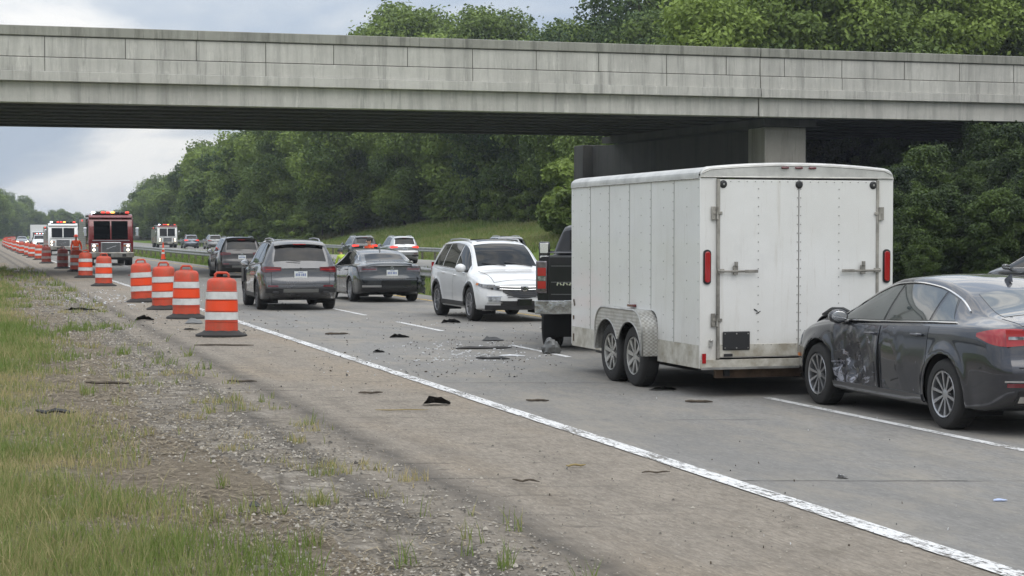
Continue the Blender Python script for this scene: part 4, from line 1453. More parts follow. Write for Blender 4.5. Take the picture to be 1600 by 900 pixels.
def build_crashed_sedan():
    sh = sedan_shape(.035)
    root = empty('sedan')
    tag(root, 'dark grey four-door sedan with crumpled scraped front door, nose against the white trailer', 'car')
    def front_door_dent(p):
        x, z = p[0], p[2]
        a = math.exp(-(((x - .72) / .36) ** 2 + ((z - .52) / .24) ** 2))
        edge = min(1, max(0, (x - .0) / .1)) * min(1, max(0, (1.06 - x) / .04)) 
        return (-.06 * a + .026 * a ** .5 * dent_noise(p, 1.0, 1.3) + .010 * a ** .4 * dent_noise(p, 2.2, 5) - .012 * abs(math.sin(7 * x + 9 * z)) ** 8 * a ** .3) * edge + .02 * math.exp(-((x - .02) / .05) ** 2) * math.exp(-((z - .5) / .28) ** 2)
    def rear_door_dent(p):
        x, z = p[0], p[2]
        a = math.exp(-(((x + .12) / .22) ** 2 + ((z - .5) / .2) ** 2))
        edge = min(1, max(0, (-.0 - x) / .05))
        return (-.03 * a + .016 * a ** .5 * dent_noise(p, 1.2, 2.3) + .007 * a ** .4 * dent_noise(p, 2.4, 4)) * edge
    def bd(x, y, z):
        # the front wing is pushed in behind the wheel, the body behind the crushed doors gives way
        if y > .5:
            a = math.exp(-(((x - .75) / .5) ** 2 + ((z - .52) / .32) ** 2))
            y -= .085 * a
            b = math.exp(-(((x - 1.05) / .1) ** 2 + ((z - .72) / .2) ** 2))
            y += .02 * b * dent_noise((x, y, z), 1.4, 4)
        if x > 2.05 and z < .75:
            x -= .05 * (x - 2.05) / .35 * (1 + .5 * math.sin(y * 9))
        return x, y, z
    body, ds = sedan_common(root, sh, P_sedan, 'ten', M_alloy, dents={(1, 1): front_door_dent, (1, 0): rear_door_dent, ('m', 1, 1): P_scuff, ('m', 1, 0): P_scuff}, body_dent=bd, glass=M_glass_lt)
    ds[(1, 1)]['label'] = 'crumpled and scraped front door'
    # front wing panel edge, hood buckled up behind it
    hd = sh.panel(lambda u, v: (lambda p: (p[0], p[1], p[2] + .045 * max(0, math.sin(PI * min(1, u * 1.1))) * (.4 + .6 * abs(2 * v - 1)) + .012 * math.sin(9 * v + 7 * u)))(sh.T(1.12 + 1.16 * u, (.74 - .1 * u) * (2 * v - 1))), 20, 20, .006, 'hood', P_sedan, root, edge=.004)
    hd['label'] = 'buckled hood lifted along its edges'
    mb = MB()
    mb.tube([(1.1, .66, 1.0), (1.25, .7, 1.03), (1.5, .715, 1.02), (1.75, .71, .965)], [.012, .03, .034, .012], 8)
    mb.build('torn_cowl_trim', M_black, root)
    # headlights, grille
    for sd in (-1, 1):
        q = MB()
        sh.panel(sh.quad_face(1, sd * .4, sd * .71, lambda y: .55 + .03 * (abs(y) - .4), lambda y: .64 + .03 * (abs(y) - .4)), 10, 5, .008, mb=q, edge=.002)
        sh.panel(sh.quad_side(sd, 2.4, 1.98, lambda x: .585 + .1 * (2.4 - x), lambda x: .66 + .12 * (2.4 - x) / .42), 10, 4, .008, mb=q, edge=.002)
        q.build('headlight', M_clear, root)
    sh.panel(sh.quad_face(1, -.36, .36, .38, .6), 12, 6, .006, 'grille', M_gloss, root)
    # amber side reflector low on the wing
    sh.panel(sh.quad_side(1, 2.0, 2.12, .5, .535), 4, 3, .008, 'side_reflector', M_amber, root)
    # rear: lamps, trunk lid, chrome bar, reflector, exhaust cut-out
    rear_lamps(sh, root, .42, .8, .83, .985, -1.93, M_red, inner=M_clear)
    sh.panel(lambda u, v: sh.T(-1.93 - .42 * u, .63 * (2 * v - 1)), 8, 16, .004, 'trunk_lid', P_sedan, root, edge=.001)
    sh.panel(sh.quad_face(-1, -.62, .62, .66, .95), 16, 8, .005, 'trunk_face', P_sedan, root, edge=.001)
    sh.panel(sh.quad_face(-1, -.72, .72, .3, .44), 16, 5, .006, 'rear_diffuser', M_black, root)
    for sd in (-1, 1):
        sh.panel(sh.quad_face(-1, sd * .5, sd * .82, .47, .505), 8, 3, .01, 'rear_reflector', M_red_dk, root)
        q = MB(); sh.panel(sh.quad_face(-1, sd * .45, sd * .84, .515, .53), 8, 2, .012, mb=q)
        sh.panel(sh.quad_face(-1, sd * .55, sd * .7, .33, .39), 4, 3, .012, mb=q)
        q.build('chrome_accent', M_chrome, root)
    sh.panel(sh.quad_face(-1, .28, .4, .78, .795), 4, 2, .012, 'badge_letters', M_chrome, root)
    plate(root, sh, -1, .77)
    sill(sh, root, P_sedan, .3)
    # crumpled strip of wing behind the front wheel
    mb = MB()
    P = [[(1.05 - .03 * i + .012 * math.sin(3 * j), .87 + .035 * math.sin(1.2 * i + j), .28 + .055 * j) for j in range(7)] for i in range(4)]
    mb.grid(P); mb.build('torn_wing_edge', P_scuff, root)
    place(root, 9.72, 16.68, 0.008); root.scale = (.94, 1, 1)
    return root
build_crashed_sedan()

# ---- the dark sedan with the torn rear corner, beyond the grey SUV
P_dksedan = paint('slate_metallic_paint', (0.022, 0.027, 0.031), 0.5, 0.26, 0.05)
def build_torn_sedan():
    sh = sedan_shape(.05)
    root = empty('sedan')
    tag(root, 'slate grey sedan seen from behind with its right rear bumper corner torn and hanging', 'car')
    def bd(x, y, z):
        if x < -1.95 and y < -.35:
            a = min(1, (-1.95 - x) / .4) * min(1, (-.35 - y) / .4)
            x += .09 * a * (1 + .5 * dent_noise((y, 0, z), 1.2, 1)); y += .05 * a
        return x, y, z
    sedan_common(root, sh, P_dksedan, 'ten', M_alloy, body_dent=bd)
    ls = rear_lamps(sh, root, .4, .8, .82, .97, -1.98, M_smoke, inner=M_red_dk)
    sh.panel(sh.quad_face(-1, -.6, .62, .66, .95), 16, 8, .005, 'trunk_face', P_dksedan, root, edge=.001)
    sh.panel(lambda u, v: sh.T(-1.93 - .42 * u, .63 * (2 * v - 1)), 8, 16, .004, 'trunk_lid', P_dksedan, root, edge=.001)
    q = MB(); q.tube([sh.F(-1, y_, .975 + .012 * math.cos(y_ * 2), .012) for y_ in np.linspace(-.58, .58, 12)], .012, 6)
    q.build('trunk_spoiler_lip', P_dksedan, root)
    plate(root, sh, -1, .8)
    x = sh.F(-1, 0, .93)[0]
    e_ = MB(); e_.lathe([(.045, 0), (.045, .008), (.03, .008), (.03, 0)], 16, 'x', (x - .02, 0, .93)); e_.box((x - .02, 0, .93), (.006, .07, .012))
    e_.build('badge', M_chrome, root)
    sh.panel(sh.quad_face(-1, -.5, .3, .46, .6), 12, 5, .007, 'broken_bumper_opening', M_gap, root)
    sh.panel(sh.quad_face(-1, .3, .8, .42, .47), 8, 3, .012, 'chrome_accent', M_silver_trim, root)
    sh.panel(sh.quad_face(-1, -.8, .8, .3, .38), 16, 4, .01, 'rear_diffuser', M_black, root)
    # hanging corner piece
    P = []
    for i in range(9):
        a = i / 8
        P.append([(-2.42 + .34 * a + .03 * math.sin(4 * a + j), -.72 - .26 * math.sin(a * 1.9) + .03 * math.sin(3 * j + i), .24 + .066 * j + .02 * math.sin(i)) for j in range(8)])
    mb = MB().grid(P); mb.grid([[(p[0] + .014, p[1] + .014, p[2]) for p in r_] for r_ in P])
    o = mb.build('hanging_bumper_corner', P_dksedan, root, sharp=50); o['label'] = 'torn bumper corner hanging over the right rear wheel'
    mb = MB()
    for k in range(6):
        mb.box((-2.4 + .04 * k, -.45 - .06 * k, .62 - .03 * k), (.05, .16, .05), (k, .5 * k, .3 * k))
    mb.build('exposed_bumper_foam', M_black, root)
    sill(sh, root, P_dksedan, .28)
    place(root, 10.85, 50.4, 0.012)
build_torn_sedan()

# ------------------------------------------------------------------ SUVs
def suv_shape(step=.05, rear_slant=0.0, H=1.0, crease=0.0):
    return Shape(
        zc=[(-2.36, 1.02), (-2.34, 1.06), (-2.26, 1.22), (-2.1, 1.5), (-2.0, 1.62), (-1.85, 1.68), (-1.3, 1.715), (-.6, 1.73), (-.1, 1.72), (.3, 1.66), (.6, 1.53), (1.0, 1.23), (1.2, 1.09), (1.6, 1.03), (1.95, .96), (2.2, .87), (2.28, .80)],
        zs=[(-2.36, .98), (-2.3, 1.08), (-2.0, 1.13), (-1.2, 1.1), (0, 1.06), (1.0, 1.0), (1.5, .93), (1.9, .86), (2.2, .77), (2.28, .71)],
        W=[(-2.36, .82), (-2.28, .87), (-2.0, .925), (-1.4, .95), (0, .945), (1.2, .95), (1.7, .94), (2.05, .9), (2.22, .83), (2.28, .76)],
        wr=[(-2.36, .72), (-2.2, .69), (-2.0, .64), (-1.6, .62), (-.6, .61), (.3, .62), (.6, .64), (1.0, .7), (1.2, .75), (1.7, .76), (2.28, .6)],
        zre=[(-2.36, 1.0), (-2.26, 1.18), (-2.1, 1.44), (-2.0, 1.56), (-1.85, 1.62), (-1.3, 1.66), (-.6, 1.675), (-.1, 1.66), (.3, 1.6), (.6, 1.47), (1.0, 1.175), (1.2, 1.04), (1.6, .985), (1.95, .915), (2.28, .755)],
        zb=[(-2.36, .42), (-2.2, .32), (-1.8, .24), (1.8, .24), (2.28, .27)],
        axles=(1.4, -1.38), wheel_r=.365, arch_r=.425, fb=.26, rb=.13,
        gf=[(.25, .02), (.45, .06), (.7, .03), (.85, 0), (1.1, -.04)], gr=[(.4, .03), (.55, .09), (.7, .07), (.82, .02), (1.05, 0), (1.7, -.0)], step=step, crease=crease)
def suv_common(root, sh, pm, wheel_style='ten', rim=None, glass=None, cladding=True, trim=None, dark_pillars=True, low=False, rails=True, dk_doors=True):
    b = sh.body('body', pm, root)
    if dk_doors:
        doors(sh, root, pm, [(-1.0, .0, -.8), (.02, 1.1, .2)], lambda x: .36, drop=.02)
    side_windows(sh, root, [(-1.82, -1.66, -1.12, -1.16), (-1.04, -1.08, -.05, -.05), (.03, .03, 1.02, .9)], glass, lo=.035, hi=.06, trim=(-1.86, 1.06, trim) if trim else None)
    if cladding:
        arch_trim(sh, root)
        sill(sh, root, M_black, .4)
    sh.panel(sh.quad_top(1.06, .38, .66, .57), 12, 16, .004, 'windshield', glass or M_glass, root, edge=.001)
    # rear glass
    def rg(u, v):
        x = -2.07 - .2 * u
        return sh.T(x, (.56 + .07 * u) * (2 * v - 1))
    sh.panel(rg, 10, 16, .006, 'rear_window', glass or M_glass, root, edge=.001)
    for sd in (-1, 1):
        for ax in sh.axles:
            wheel(root, ax, sd * (.945 - .12), .365, .24, sd, wheel_style, rim or M_alloy, low=low)
    mirror(sh, root, 1, .88, 1.08, pm, (.1, .22, .17))
    mirror(sh, root, -1, .88, 1.08, pm, (.1, .22, .17))
    if rails: roof_rails(sh, root, -1.75, .2, M_black if rails == 'black' else M_silver_trim)
    return b
def suv_rear(sh, root, pm, lamp_m=M_red, insert=M_clear, lz=(.93, 1.07), spoiler=True, lit=False):
    sp_ = MB()
    sh.panel(lambda u, v: (lambda p: (p[0] - .1 * u, p[1], p[2] + .012 - .012 * u))(sh.T(-1.9 - .13 * u, .6 * (2 * v - 1))), 5, 16, .008, mb=sp_, edge=.01)
    s_ = sp_.build('spoiler', pm, root)
    x, _, z = sh.T(-2.03, 0)
    MB().box((x - .1, 0, z + .0), (.02, .3, .018)).build('high_brake_light', M_red, s_)
    rear_lamps(sh, root, .46, .84, lz[0], lz[1], -2.1, lamp_m, inner=insert)
    # tailgate
    sh.panel(sh.quad_face(-1, -.7, .7, .64, .98), 16, 10, .004, 'tailgate_gap', M_gap, root, edge=.001)
    g = sh.panel(sh.quad_face(-1, -.69, .69, .65, .99), 16, 10, .007, 'tailgate', pm, root, edge=.001)
    sh.panel(sh.quad_face(-1, -.84, .84, .44, .54), 16, 4, .012, 'bumper_cladding', M_black, root)
    sh.panel(sh.quad_face(-1, -.42, .42, .45, .53), 12, 4, .02, 'skid_plate', mat_skid, root)
    for sd in (-1, 1):
        sh.panel(sh.quad_face(-1, sd * .54, sd * .78, .575, .615), 6, 3, .012, 'rear_reflector', M_red_dk, root)
        q = MB(); xx = sh.F(-1, sd * .6, .46)[0]
        q.box((xx - .01, sd * .6, .445), (.06, .15, .055)); q.build('exhaust_tip', M_black, root, bevel=.012)
    plate(root, sh, -1, .87)
    q = MB()
    xx, _, zz = sh.T(-2.31, 0)
    q.tube([(xx - .02, -.0, zz + .06), (xx - .01, .2, zz + .075), (xx, .34, zz + .085)], .009, 6)
    q.build('rear_wiper', M_black, root)
    xx = sh.F(-1, 0, .985)[0]
    e_ = MB(); e_.lathe([(.05, 0), (.05, -.01), (.036, -.01), (.036, 0)], 18, 'x', (xx - .012, 0, .985)); e_.box((xx - .018, 0, .985), (.006, .07, .01), (.6, 0, 0)); e_.box((xx - .018, 0, .985), (.006, .07, .01), (-.6, 0, 0))
    e_.build('badge', M_chrome, root)
mat_skid = mat('satin_skid_plate', (0.2, 0.2, 0.19), 0.5, 0.5)

P_grey = paint('grey_metallic_paint', (0.075, 0.076, 0.08), 0.6, 0.26, 0.06)
def build_grey_suv():
    sh = suv_shape(.045, crease=.012)
    root = empty('suv')
    tag(root, 'large grey SUV seen from behind with roof rails, dark red tail lamps and licence plate', 'car')
    suv_common(root, sh, P_grey, 'ten', M_alloy_dk, trim=M_silver_trim)
    suv_rear(sh, root, P_grey, M_red_dk, M_red, (.92, 1.06))
    # front wing and hood are buckled
    o = sh.panel(lambda u, v: (lambda p: (p[0], p[1] + .05 * math.sin(3 * u), p[2] + .09 * math.sin(PI * u)))(sh.T(1.25 + .85 * u, .72 * (2 * v - 1))), 12, 12, .01, 'hood', P_grey, root)
    o['label'] = 'buckled hood'
    for sd in (-1, 1):
        q = MB(); sh.panel(sh.quad_face(1, sd * .4, sd * .74, .66, .75), 8, 4, .01, mb=q)
        q.build('headlight', M_clear, root)
    sh.panel(sh.quad_face(1, -.36, .36, .48, .74), 10, 6, .01, 'grille', M_gloss, root)
    # bent open front left door edge
    q = MB()
    q.span(1.0, 1.5, .945, 1.0, .62, .98)
    o = q.build('bent_wing_panel', M_black, root, bevel=.02)
    place(root, 7.72, 45.9, -0.035)
build_grey_suv()

P_dkbrown = paint('dark_brown_metallic_paint', (0.02, 0.018, 0.018), 0.5, 0.3, 0.08)
def build_dark_suv():
    sh = suv_shape(.06)
    root = empty('suv')
    tag(root, 'dark brown SUV with black rear window stopped under the bridge left of the grey SUV', 'car')
    suv_common(root, sh, P_dkbrown, 'five', M_alloy_dk)
    suv_rear(sh, root, P_dkbrown, M_red_dk, M_smoke, (.95, 1.07))
    place(root, 10.95, 78.5, -0.02)
build_dark_suv()

P_white = paint('white_paint', (0.66, 0.66, 0.65), 0.0, 0.3, 0.1)
def build_white_suv():
    sh = suv_shape(.04)
    root = empty('suv')
    tag(root, 'white SUV facing the camera with chrome double-bar grille and a bent front bumper', 'car')
    suv_common(root, sh, P_white, 'ten', M_alloy, glass=M_glass, trim=M_chrome, rails=True)
    rear_lamps(sh, root, .46, .84, .93, 1.2, -2.15, M_red)
    suv_tail = sh.panel(sh.quad_face(-1, -.69, .69, .65, .99), 16, 10, .007, 'tailgate', P_white, root, edge=.001)
    # pale glare-free screen with a grey sunshade strip and wipers
    q = MB()
    q.tube([sh.T(1.1, .55, .02), sh.T(1.06, .2, .03), sh.T(1.02, -.05, .03)], .01, 6)
    q.tube([sh.T(1.1, -.05, .02), sh.T(1.06, -.35, .03), sh.T(1.0, -.55, .03)], .01, 6)
    q.build('wiper', M_black, root)
    # hood
    sh.panel(lambda u, v: sh.T(1.25 + .93 * u, (.70 - .1 * u) * (2 * v - 1)), 14, 20, .003, 'hood_gap', M_gap, root, edge=.001)
    sh.panel(lambda u, v: (lambda p: (p[0], p[1], p[2] ))(sh.T(1.255 + .92 * u, (.693 - .1 * u) * (2 * v - 1))), 16, 20, .006, 'hood', P_white, root, edge=.002)
    for sd in (-1, 1):
        q = MB()
        sh.panel(sh.quad_face(1, sd * .47, sd * .76, lambda y: .655 + .05 * (abs(y) - .47) / .3, lambda y: .755 + .02 * (abs(y) - .47) / .3), 12, 6, .014, mb=q, edge=.003)
        sh.panel(sh.quad_side(sd, 2.265, 1.9, lambda x: .705 + .09 * (2.265 - x) / .36, lambda x: .775 + .05 * (2.265 - x) / .36), 10, 5, .014, mb=q, edge=.003)
        o = q.build('headlight', M_lamp_grey, root, sharp=50)
        sh.panel(sh.quad_side(sd, 2.02, 1.89, lambda x: .765 + .06 * (2.02 - x), lambda x: .81), 5, 4, .018, 'turn_signal', M_amber, o)
        q = MB()
        for k, yy in enumerate((.55, .66)):
            p = sh.F(1, sd * yy, .71)
            q.ball((p[0] + .012, p[1], p[2]), (.014, .035, .03), 12, 8)
        q.build('lamp_projector', M_gloss, o)
        sh.panel(sh.quad_face(1, sd * .5, sd * .74, lambda y: .43 + .02 * (abs(y) - .5), lambda y: .53), 8, 5, .012, 'fog_lamp', M_clear, root)
        f_ = MB(); sh.panel(sh.quad_face(1, sd * .47, sd * .77, .405, .42), 8, 3, .016, mb=f_); sh.panel(sh.quad_face(1, sd * .47, sd * .77, .54, .552), 8, 3, .016, mb=f_)
        f_.build('fog_lamp_trim', M_chrome, root)
    g = sh.panel(sh.quad_face(1, -.46, .46, lambda y: .5 + .14 * (abs(y) / .46) ** 2, lambda y: .745 - .02 * (abs(y) / .46)), 20, 10, .01, 'grille', M_gloss, root)
    q = MB()
    for z_ in (.735, .685):
        for sd in (-1, 1):
            q.tube([sh.F(1, sd * y_, z_ + .012 * (y_ / .46) ** 2, .028) for y_ in np.linspace(.08, .52, 8)], .013, 8)
    x, _, z = sh.F(1, 0, .74)
    q.lathe([(.062, .03), (.062, .045), (.045, .048), (.045, .03)], 20, 'x', (x, 0, .71))
    q.box((x + .036, -.017, .71), (.012, .014, .06)); q.box((x + .036, .017, .71), (.012, .014, .06)); q.box((x + .036, 0, .695), (.012, .04, .012))
    q.build('grille_bar', M_chrome, g)
    q = MB()
    for k in range(5):
        q.tube([sh.F(1, y_, .53 + .038 * k, .016) for y_ in np.linspace(-.36 - .02 * k, .36 + .02 * k, 9)], .007, 5)
    q.build('grille_slat', M_black, g)
    sh.panel(sh.quad_face(1, -.5, .5, .34, .45), 16, 5, .01, 'lower_air_intake', M_gloss, root)
    sh.panel(sh.quad_face(1, -.8, .8, .27, .36), 20, 4, .016, 'chin_spoiler', M_black, root)
    plate(root, sh, 1, .42, 0, False, .32, .14, M_gloss)
    # torn lower bumper corner on its left side
    mb = MB()
    P = [[(2.18 + .03 * math.sin(2.3 * i + j) - .05 * i, .58 + .07 * i, .3 + .045 * j + .015 * math.sin(3 * i)) for j in range(6)] for i in range(6)]
    P = [[(p[0] + .13, p[1], p[2]) for p in r_] for r_ in P]
    mb.grid(P); mb.grid([[(p[0] - .02, p[1], p[2]) for p in r_] for r_ in P])
    o = mb.build('torn_bumper_corner', M_clear, root); o['label'] = 'crumpled lower bumper corner'
    # dark sun roof
    sh.panel(sh.quad_top(.15, -.75, .42, .42), 8, 10, .005, 'sunroof', M_glass, root, edge=.001)
    place(root, 11.1, 38.83, PI + 0.0)
build_white_suv()

# ------------------------------------------------------------------ black pickup with tow mirrors
P_blk = paint('black_truck_paint', (0.006, 0.0065, 0.008), 0.0, 0.3, 0.03)
P_blk.node_tree.nodes['Principled BSDF'].inputs['Coat Weight'].default_value = 0.35
P_blk.node_tree.nodes['Principled BSDF'].inputs['Specular IOR Level'].default_value = 0.25
def build_pickup():
    Wb = 0.98
    root = empty('pickup_truck')
    tag(root, 'black pickup truck hitched to the white trailer with chrome bumper and tall tow mirror', 'truck')
    sh = Shape(
        zc=[(-2.9, 1.4), (-2.0, 1.43), (-1.02, 1.45), (-.98, 1.5), (-.9, 1.82), (-.75, 1.9), (0, 1.93), (.6, 1.9), (.95, 1.78), (1.5, 1.36), (1.7, 1.28), (2.4, 1.25), (2.85, 1.12), (2.95, 1.0)],
        zs=[(-2.9, 1.34), (-1, 1.34), (1.5, 1.22), (2.4, 1.16), (2.95, .95)],
        W=[(-2.9, .96), (-2.0, .99), (2.2, .99), (2.8, .95), (2.95, .88)],
        wr=[(-2.9, .9), (-1.02, .86), (-.9, .74), (0, .72), (.9, .74), (1.5, .82), (2.95, .72)],
        zre=[(-2.9, 1.39), (-1.02, 1.42), (-.98, 1.47), (-.9, 1.76), (-.75, 1.84), (0, 1.87), (.6, 1.84), (.95, 1.72), (1.5, 1.3), (1.7, 1.23), (2.4, 1.19), (2.95, .98)],
        zb=[(-2.9, .62), (-2.6, .55), (2.6, .45), (2.95, .5)], axles=(1.95, -1.75), wheel_r=.4, arch_r=.47, fb=.12, rb=.03,
        gf=[(.4, .02), (1.2, 0)], gr=[(.5, .01), (1.3, 0)], step=.05)
    sh.body('body', P_blk, root)
    doors(sh, root, P_blk, [(-.82, .3, -.6), (.34, 1.42, .52)], lambda x: .6)
    side_windows(sh, root, [(-.84, -.8, .26, .26), (.36, .36, 1.36, 1.1)], M_glass, lo=.04, hi=.07)
    sh.panel(sh.quad_top(1.45, 1.0, .74, .66), 12, 14, .004, 'windshield', M_glass, root, edge=.001)
    q = MB(); q.span(-1.0, -.985, -.62, .62, 1.5, 1.8); q.build('rear_window', M_glass, root)
    for sd in (-1, 1):
        for ax in sh.axles:
            wheel(root, ax, sd * (.99 - .17), .4, .3, sd, 'eight', M_alloy)
    # bed: dark open box, tailgate, lamps
    q = MB(); q.span(-2.82, -1.08, -.8, .8, 1.452, 1.462); q.build('bed_cover', M_black, root)
    g = MB(); g.span(-2.945, -2.91, -.76, .76, .7, 1.42)
    tg = g.build('tailgate', P_blk, root, bevel=.015)
    q = MB()
    for z_ in (.84, 1.02, 1.26): q.span(-2.955, -2.945, -.72, .72, z_, z_ + .012)
    q.span(-2.957, -2.946, -.74, .74, 1.395, 1.41)
    q.build('tailgate_crease', mat_blkedge, tg)
    q = MB()
    for k in range(9):               # small chrome lettering, unreadable at this distance in the photo
        hh = (.045, .036, .05, .036, .045, .036, 0, .036, .05)[k]
        if hh: q.box((-2.952, .62 - .05 * k, 1.0 - .0), (.008, .02, hh), (.25 * (-1) ** k, 0, 0)); q.box((-2.952, .605 - .05 * k, 1.0 + .012 * (-1) ** k), (.008, .03, .01))
    q.build('chrome_script', M_chrome, tg)
    for sd in (-1, 1):
        l_ = MB(); l_.span(-2.935, -2.8, sd * .785, sd * .965, .86, 1.34); o = l_.build('taillight', M_smoke, root, bevel=.02)
        for za_, zb_ in ((1.12, 1.24), (.93, 1.04)):
            l_ = MB(); l_.span(-2.945, -2.93, sd * .805, sd * .935, za_, zb_); l_.build('red_lens', M_red, o)
        l_ = MB(); l_.span(-2.944, -2.93, sd * .81, sd * .93, 1.05, 1.11); l_.build('clear_lens', M_clear, o)
        # tow mirror: two glasses in a tall head on two arms
        m_ = MB()
        m_.tube([(1.2, sd * .95, 1.42), (1.2, sd * 1.2, 1.44)], .018, 8); m_.tube([(1.2, sd * .95, 1.32), (1.2, sd * 1.2, 1.3)], .018, 8)
        h_ = m_.build('mirror', M_black, root)
        m_ = MB(); m_.box((1.2, sd * 1.3, 1.42), (.1, .2, .38)); m_.build('mirror_head', M_gloss, h_, bevel=.035)
        m_ = MB(); m_.box((1.146, sd * 1.3, 1.5), (.008, .15, .17)); m_.box((1.146, sd * 1.3, 1.32), (.008, .15, .1)); m_.build('mirror_glass', M_chrome, h_, bevel=.02)
        f_ = MB(); f_.box((2.9, sd * .78, .95), (.14, .24, .2)); f_.build('headlight', M_clear, root, bevel=.03)
    b_ = MB(); b_.box((-3.05, 0, .66), (.16, 1.92, .2)); b_.box((-3.045, 0, .755), (.2, 1.0, .02))
    o = b_.build('rear_bumper', mat_dentchrome, root, bevel=.035)
    b_ = MB(); b_.box((2.98, 0, .68), (.16, 1.9, .24)); b_.build('front_bumper', M_chrome, root, bevel=.04)
    g_ = MB(); g_.box((2.95, 0, .98), (.08, 1.2, .3)); g_.build('grille', M_gloss, root, bevel=.03)
    b_ = MB(); b_.box((-3.1, 0, .5), (.3, .1, .1)); b_.tube([(-3.2, 0, .5), (-3.2, 0, .6)], [.03, .03], 10); b_.ball((-3.2, 0, .63), .035); b_.build('tow_hitch', M_black, root)
    f_ = MB(); f_.box((-.3, .45, .5), (4.8, .1, .16)); f_.box((-.3, -.45, .5), (4.8, .1, .16)); f_.box((-1.75, 0, .4), (.14, 1.5, .14)); f_.ball((-1.75, 0, .4), (.2, .2, .2)); f_.build('chassis', M_under, root)
    # roof marker bar
    q = MB(); q.box((.3, 0, 1.975), (.5, 1.25, .06)); q.build('roof_bar', M_black, root, bevel=.02)
    place(root, 10.63, 29.8, -0.42); root.scale = (1, 1, 1.06)
mat_blkedge = mat('worn_black_edge', (0.09, 0.09, 0.092), 0.35, 0.3)
mat_dentchrome = mat('dull_dented_chrome', (0.55, 0.55, 0.54), 0.18, 1.0, var=0.55, vscale=5, bump=0.9, bscale=5)
build_pickup()

# ------------------------------------------------------------------ white enclosed trailer
def trailer_white():
    t = NT('grimy_white_aluminium')
    tcn = t.n.new('ShaderNodeTexCoord'); v = tcn.outputs['Object']
    q = t.n.new('ShaderNodeSeparateXYZ'); t.l.new(v, q.inputs[0])
    base = t.mix(t.ramp(t.noise(.9, 5, .6, vec=v), .35, .7), (0.69, 0.685, 0.66), (0.62, 0.61, 0.575))
    st = t.ramp(t.noise(3, 6, .75, (2.2, 2.2, .16), vec=v), .56, .74)
    c = t.mix(t.math('MULTIPLY', st, .42), base, (0.40, 0.36, 0.29))
    st3 = t.ramp(t.noise(9, 6, .8, (2.5, 2.5, .1), vec=v, off=(3, 3, 1)), .6, .68)
    c = t.mix(t.math('MULTIPLY', st3, .35), c, (0.33, 0.27, 0.2))
    low = t.ramp(q.outputs[2], .75, .42)
    gr = t.ramp(t.noise(7, 6, .75, (1, 1, .5), vec=v), .35, .68)
    c = t.mix(t.math('MULTIPLY', t.math('MULTIPLY', low, gr), .5), c, (0.36, 0.31, 0.24))
    sp_ = t.ramp(t.noise(22, 5, .8, vec=v), .70, .74)
    c = t.mix(t.math('MULTIPLY', sp_, .6), c, (0.24, 0.2, 0.16))
    hs = t.ramp(t.noise(1.3, 5, .7, (1, 1, 1), vec=v, off=(7, 3, 1)), .58, .72)
    c = t.mix(t.math('MULTIPLY', hs, .16), c, (0.42, 0.42, 0.42))
    nb = t.bump(t.noise(1.6, 3, .5, vec=v), .25, .05)
    t.b.inputs['Coat Weight'].default_value = .25
    return t.done(c, .42, nb)
M_trl = trailer_white()
M_alu = mat('dull_aluminium', (0.50, 0.49, 0.46), 0.45, 0.75, var=0.45, vscale=3.5)
M_alu_dirty = mat('dirty_aluminium_sheet', (0.36, 0.34, 0.30), 0.55, 0.4, var=0.5, vscale=4.5)
def tread_plate():
    t = NT('aluminium_tread_plate')
    tcn = t.n.new('ShaderNodeTexCoord')
    v1 = t.n.new('ShaderNodeMapping'); v1.inputs['Rotation'].default_value = (0, R(45), 0); t.l.new(tcn.outputs['Object'], v1.inputs['Vector'])
    w = t.n.new('ShaderNodeTexChecker'); w.inputs['Scale'].default_value = 34
    t.l.new(v1.outputs['Vector'], w.inputs['Vector'])
    c = t.mix(w.outputs['Fac'], (0.42, 0.41, 0.38), (0.62, 0.61, 0.58))
    c = t.mix(t.ramp(t.noise(5, 6, .7, vec=tcn.outputs['Object']), .45, .7, 0, .6), c, (0.25, 0.22, 0.17))
    t.b.inputs['Metallic'].default_value = .6
    nb = t.bump(w.outputs['Fac'], .6, .01)
    return t.done(c, .42, nb)
M_tread = tread_plate()
M_rivet = mat('rivet_heads', (0.26, 0.25, 0.23), 0.5, 0.4)
M_rust = mat('rusty_steel', (0.13, 0.085, 0.055), 0.85, var=0.5, vscale=8)
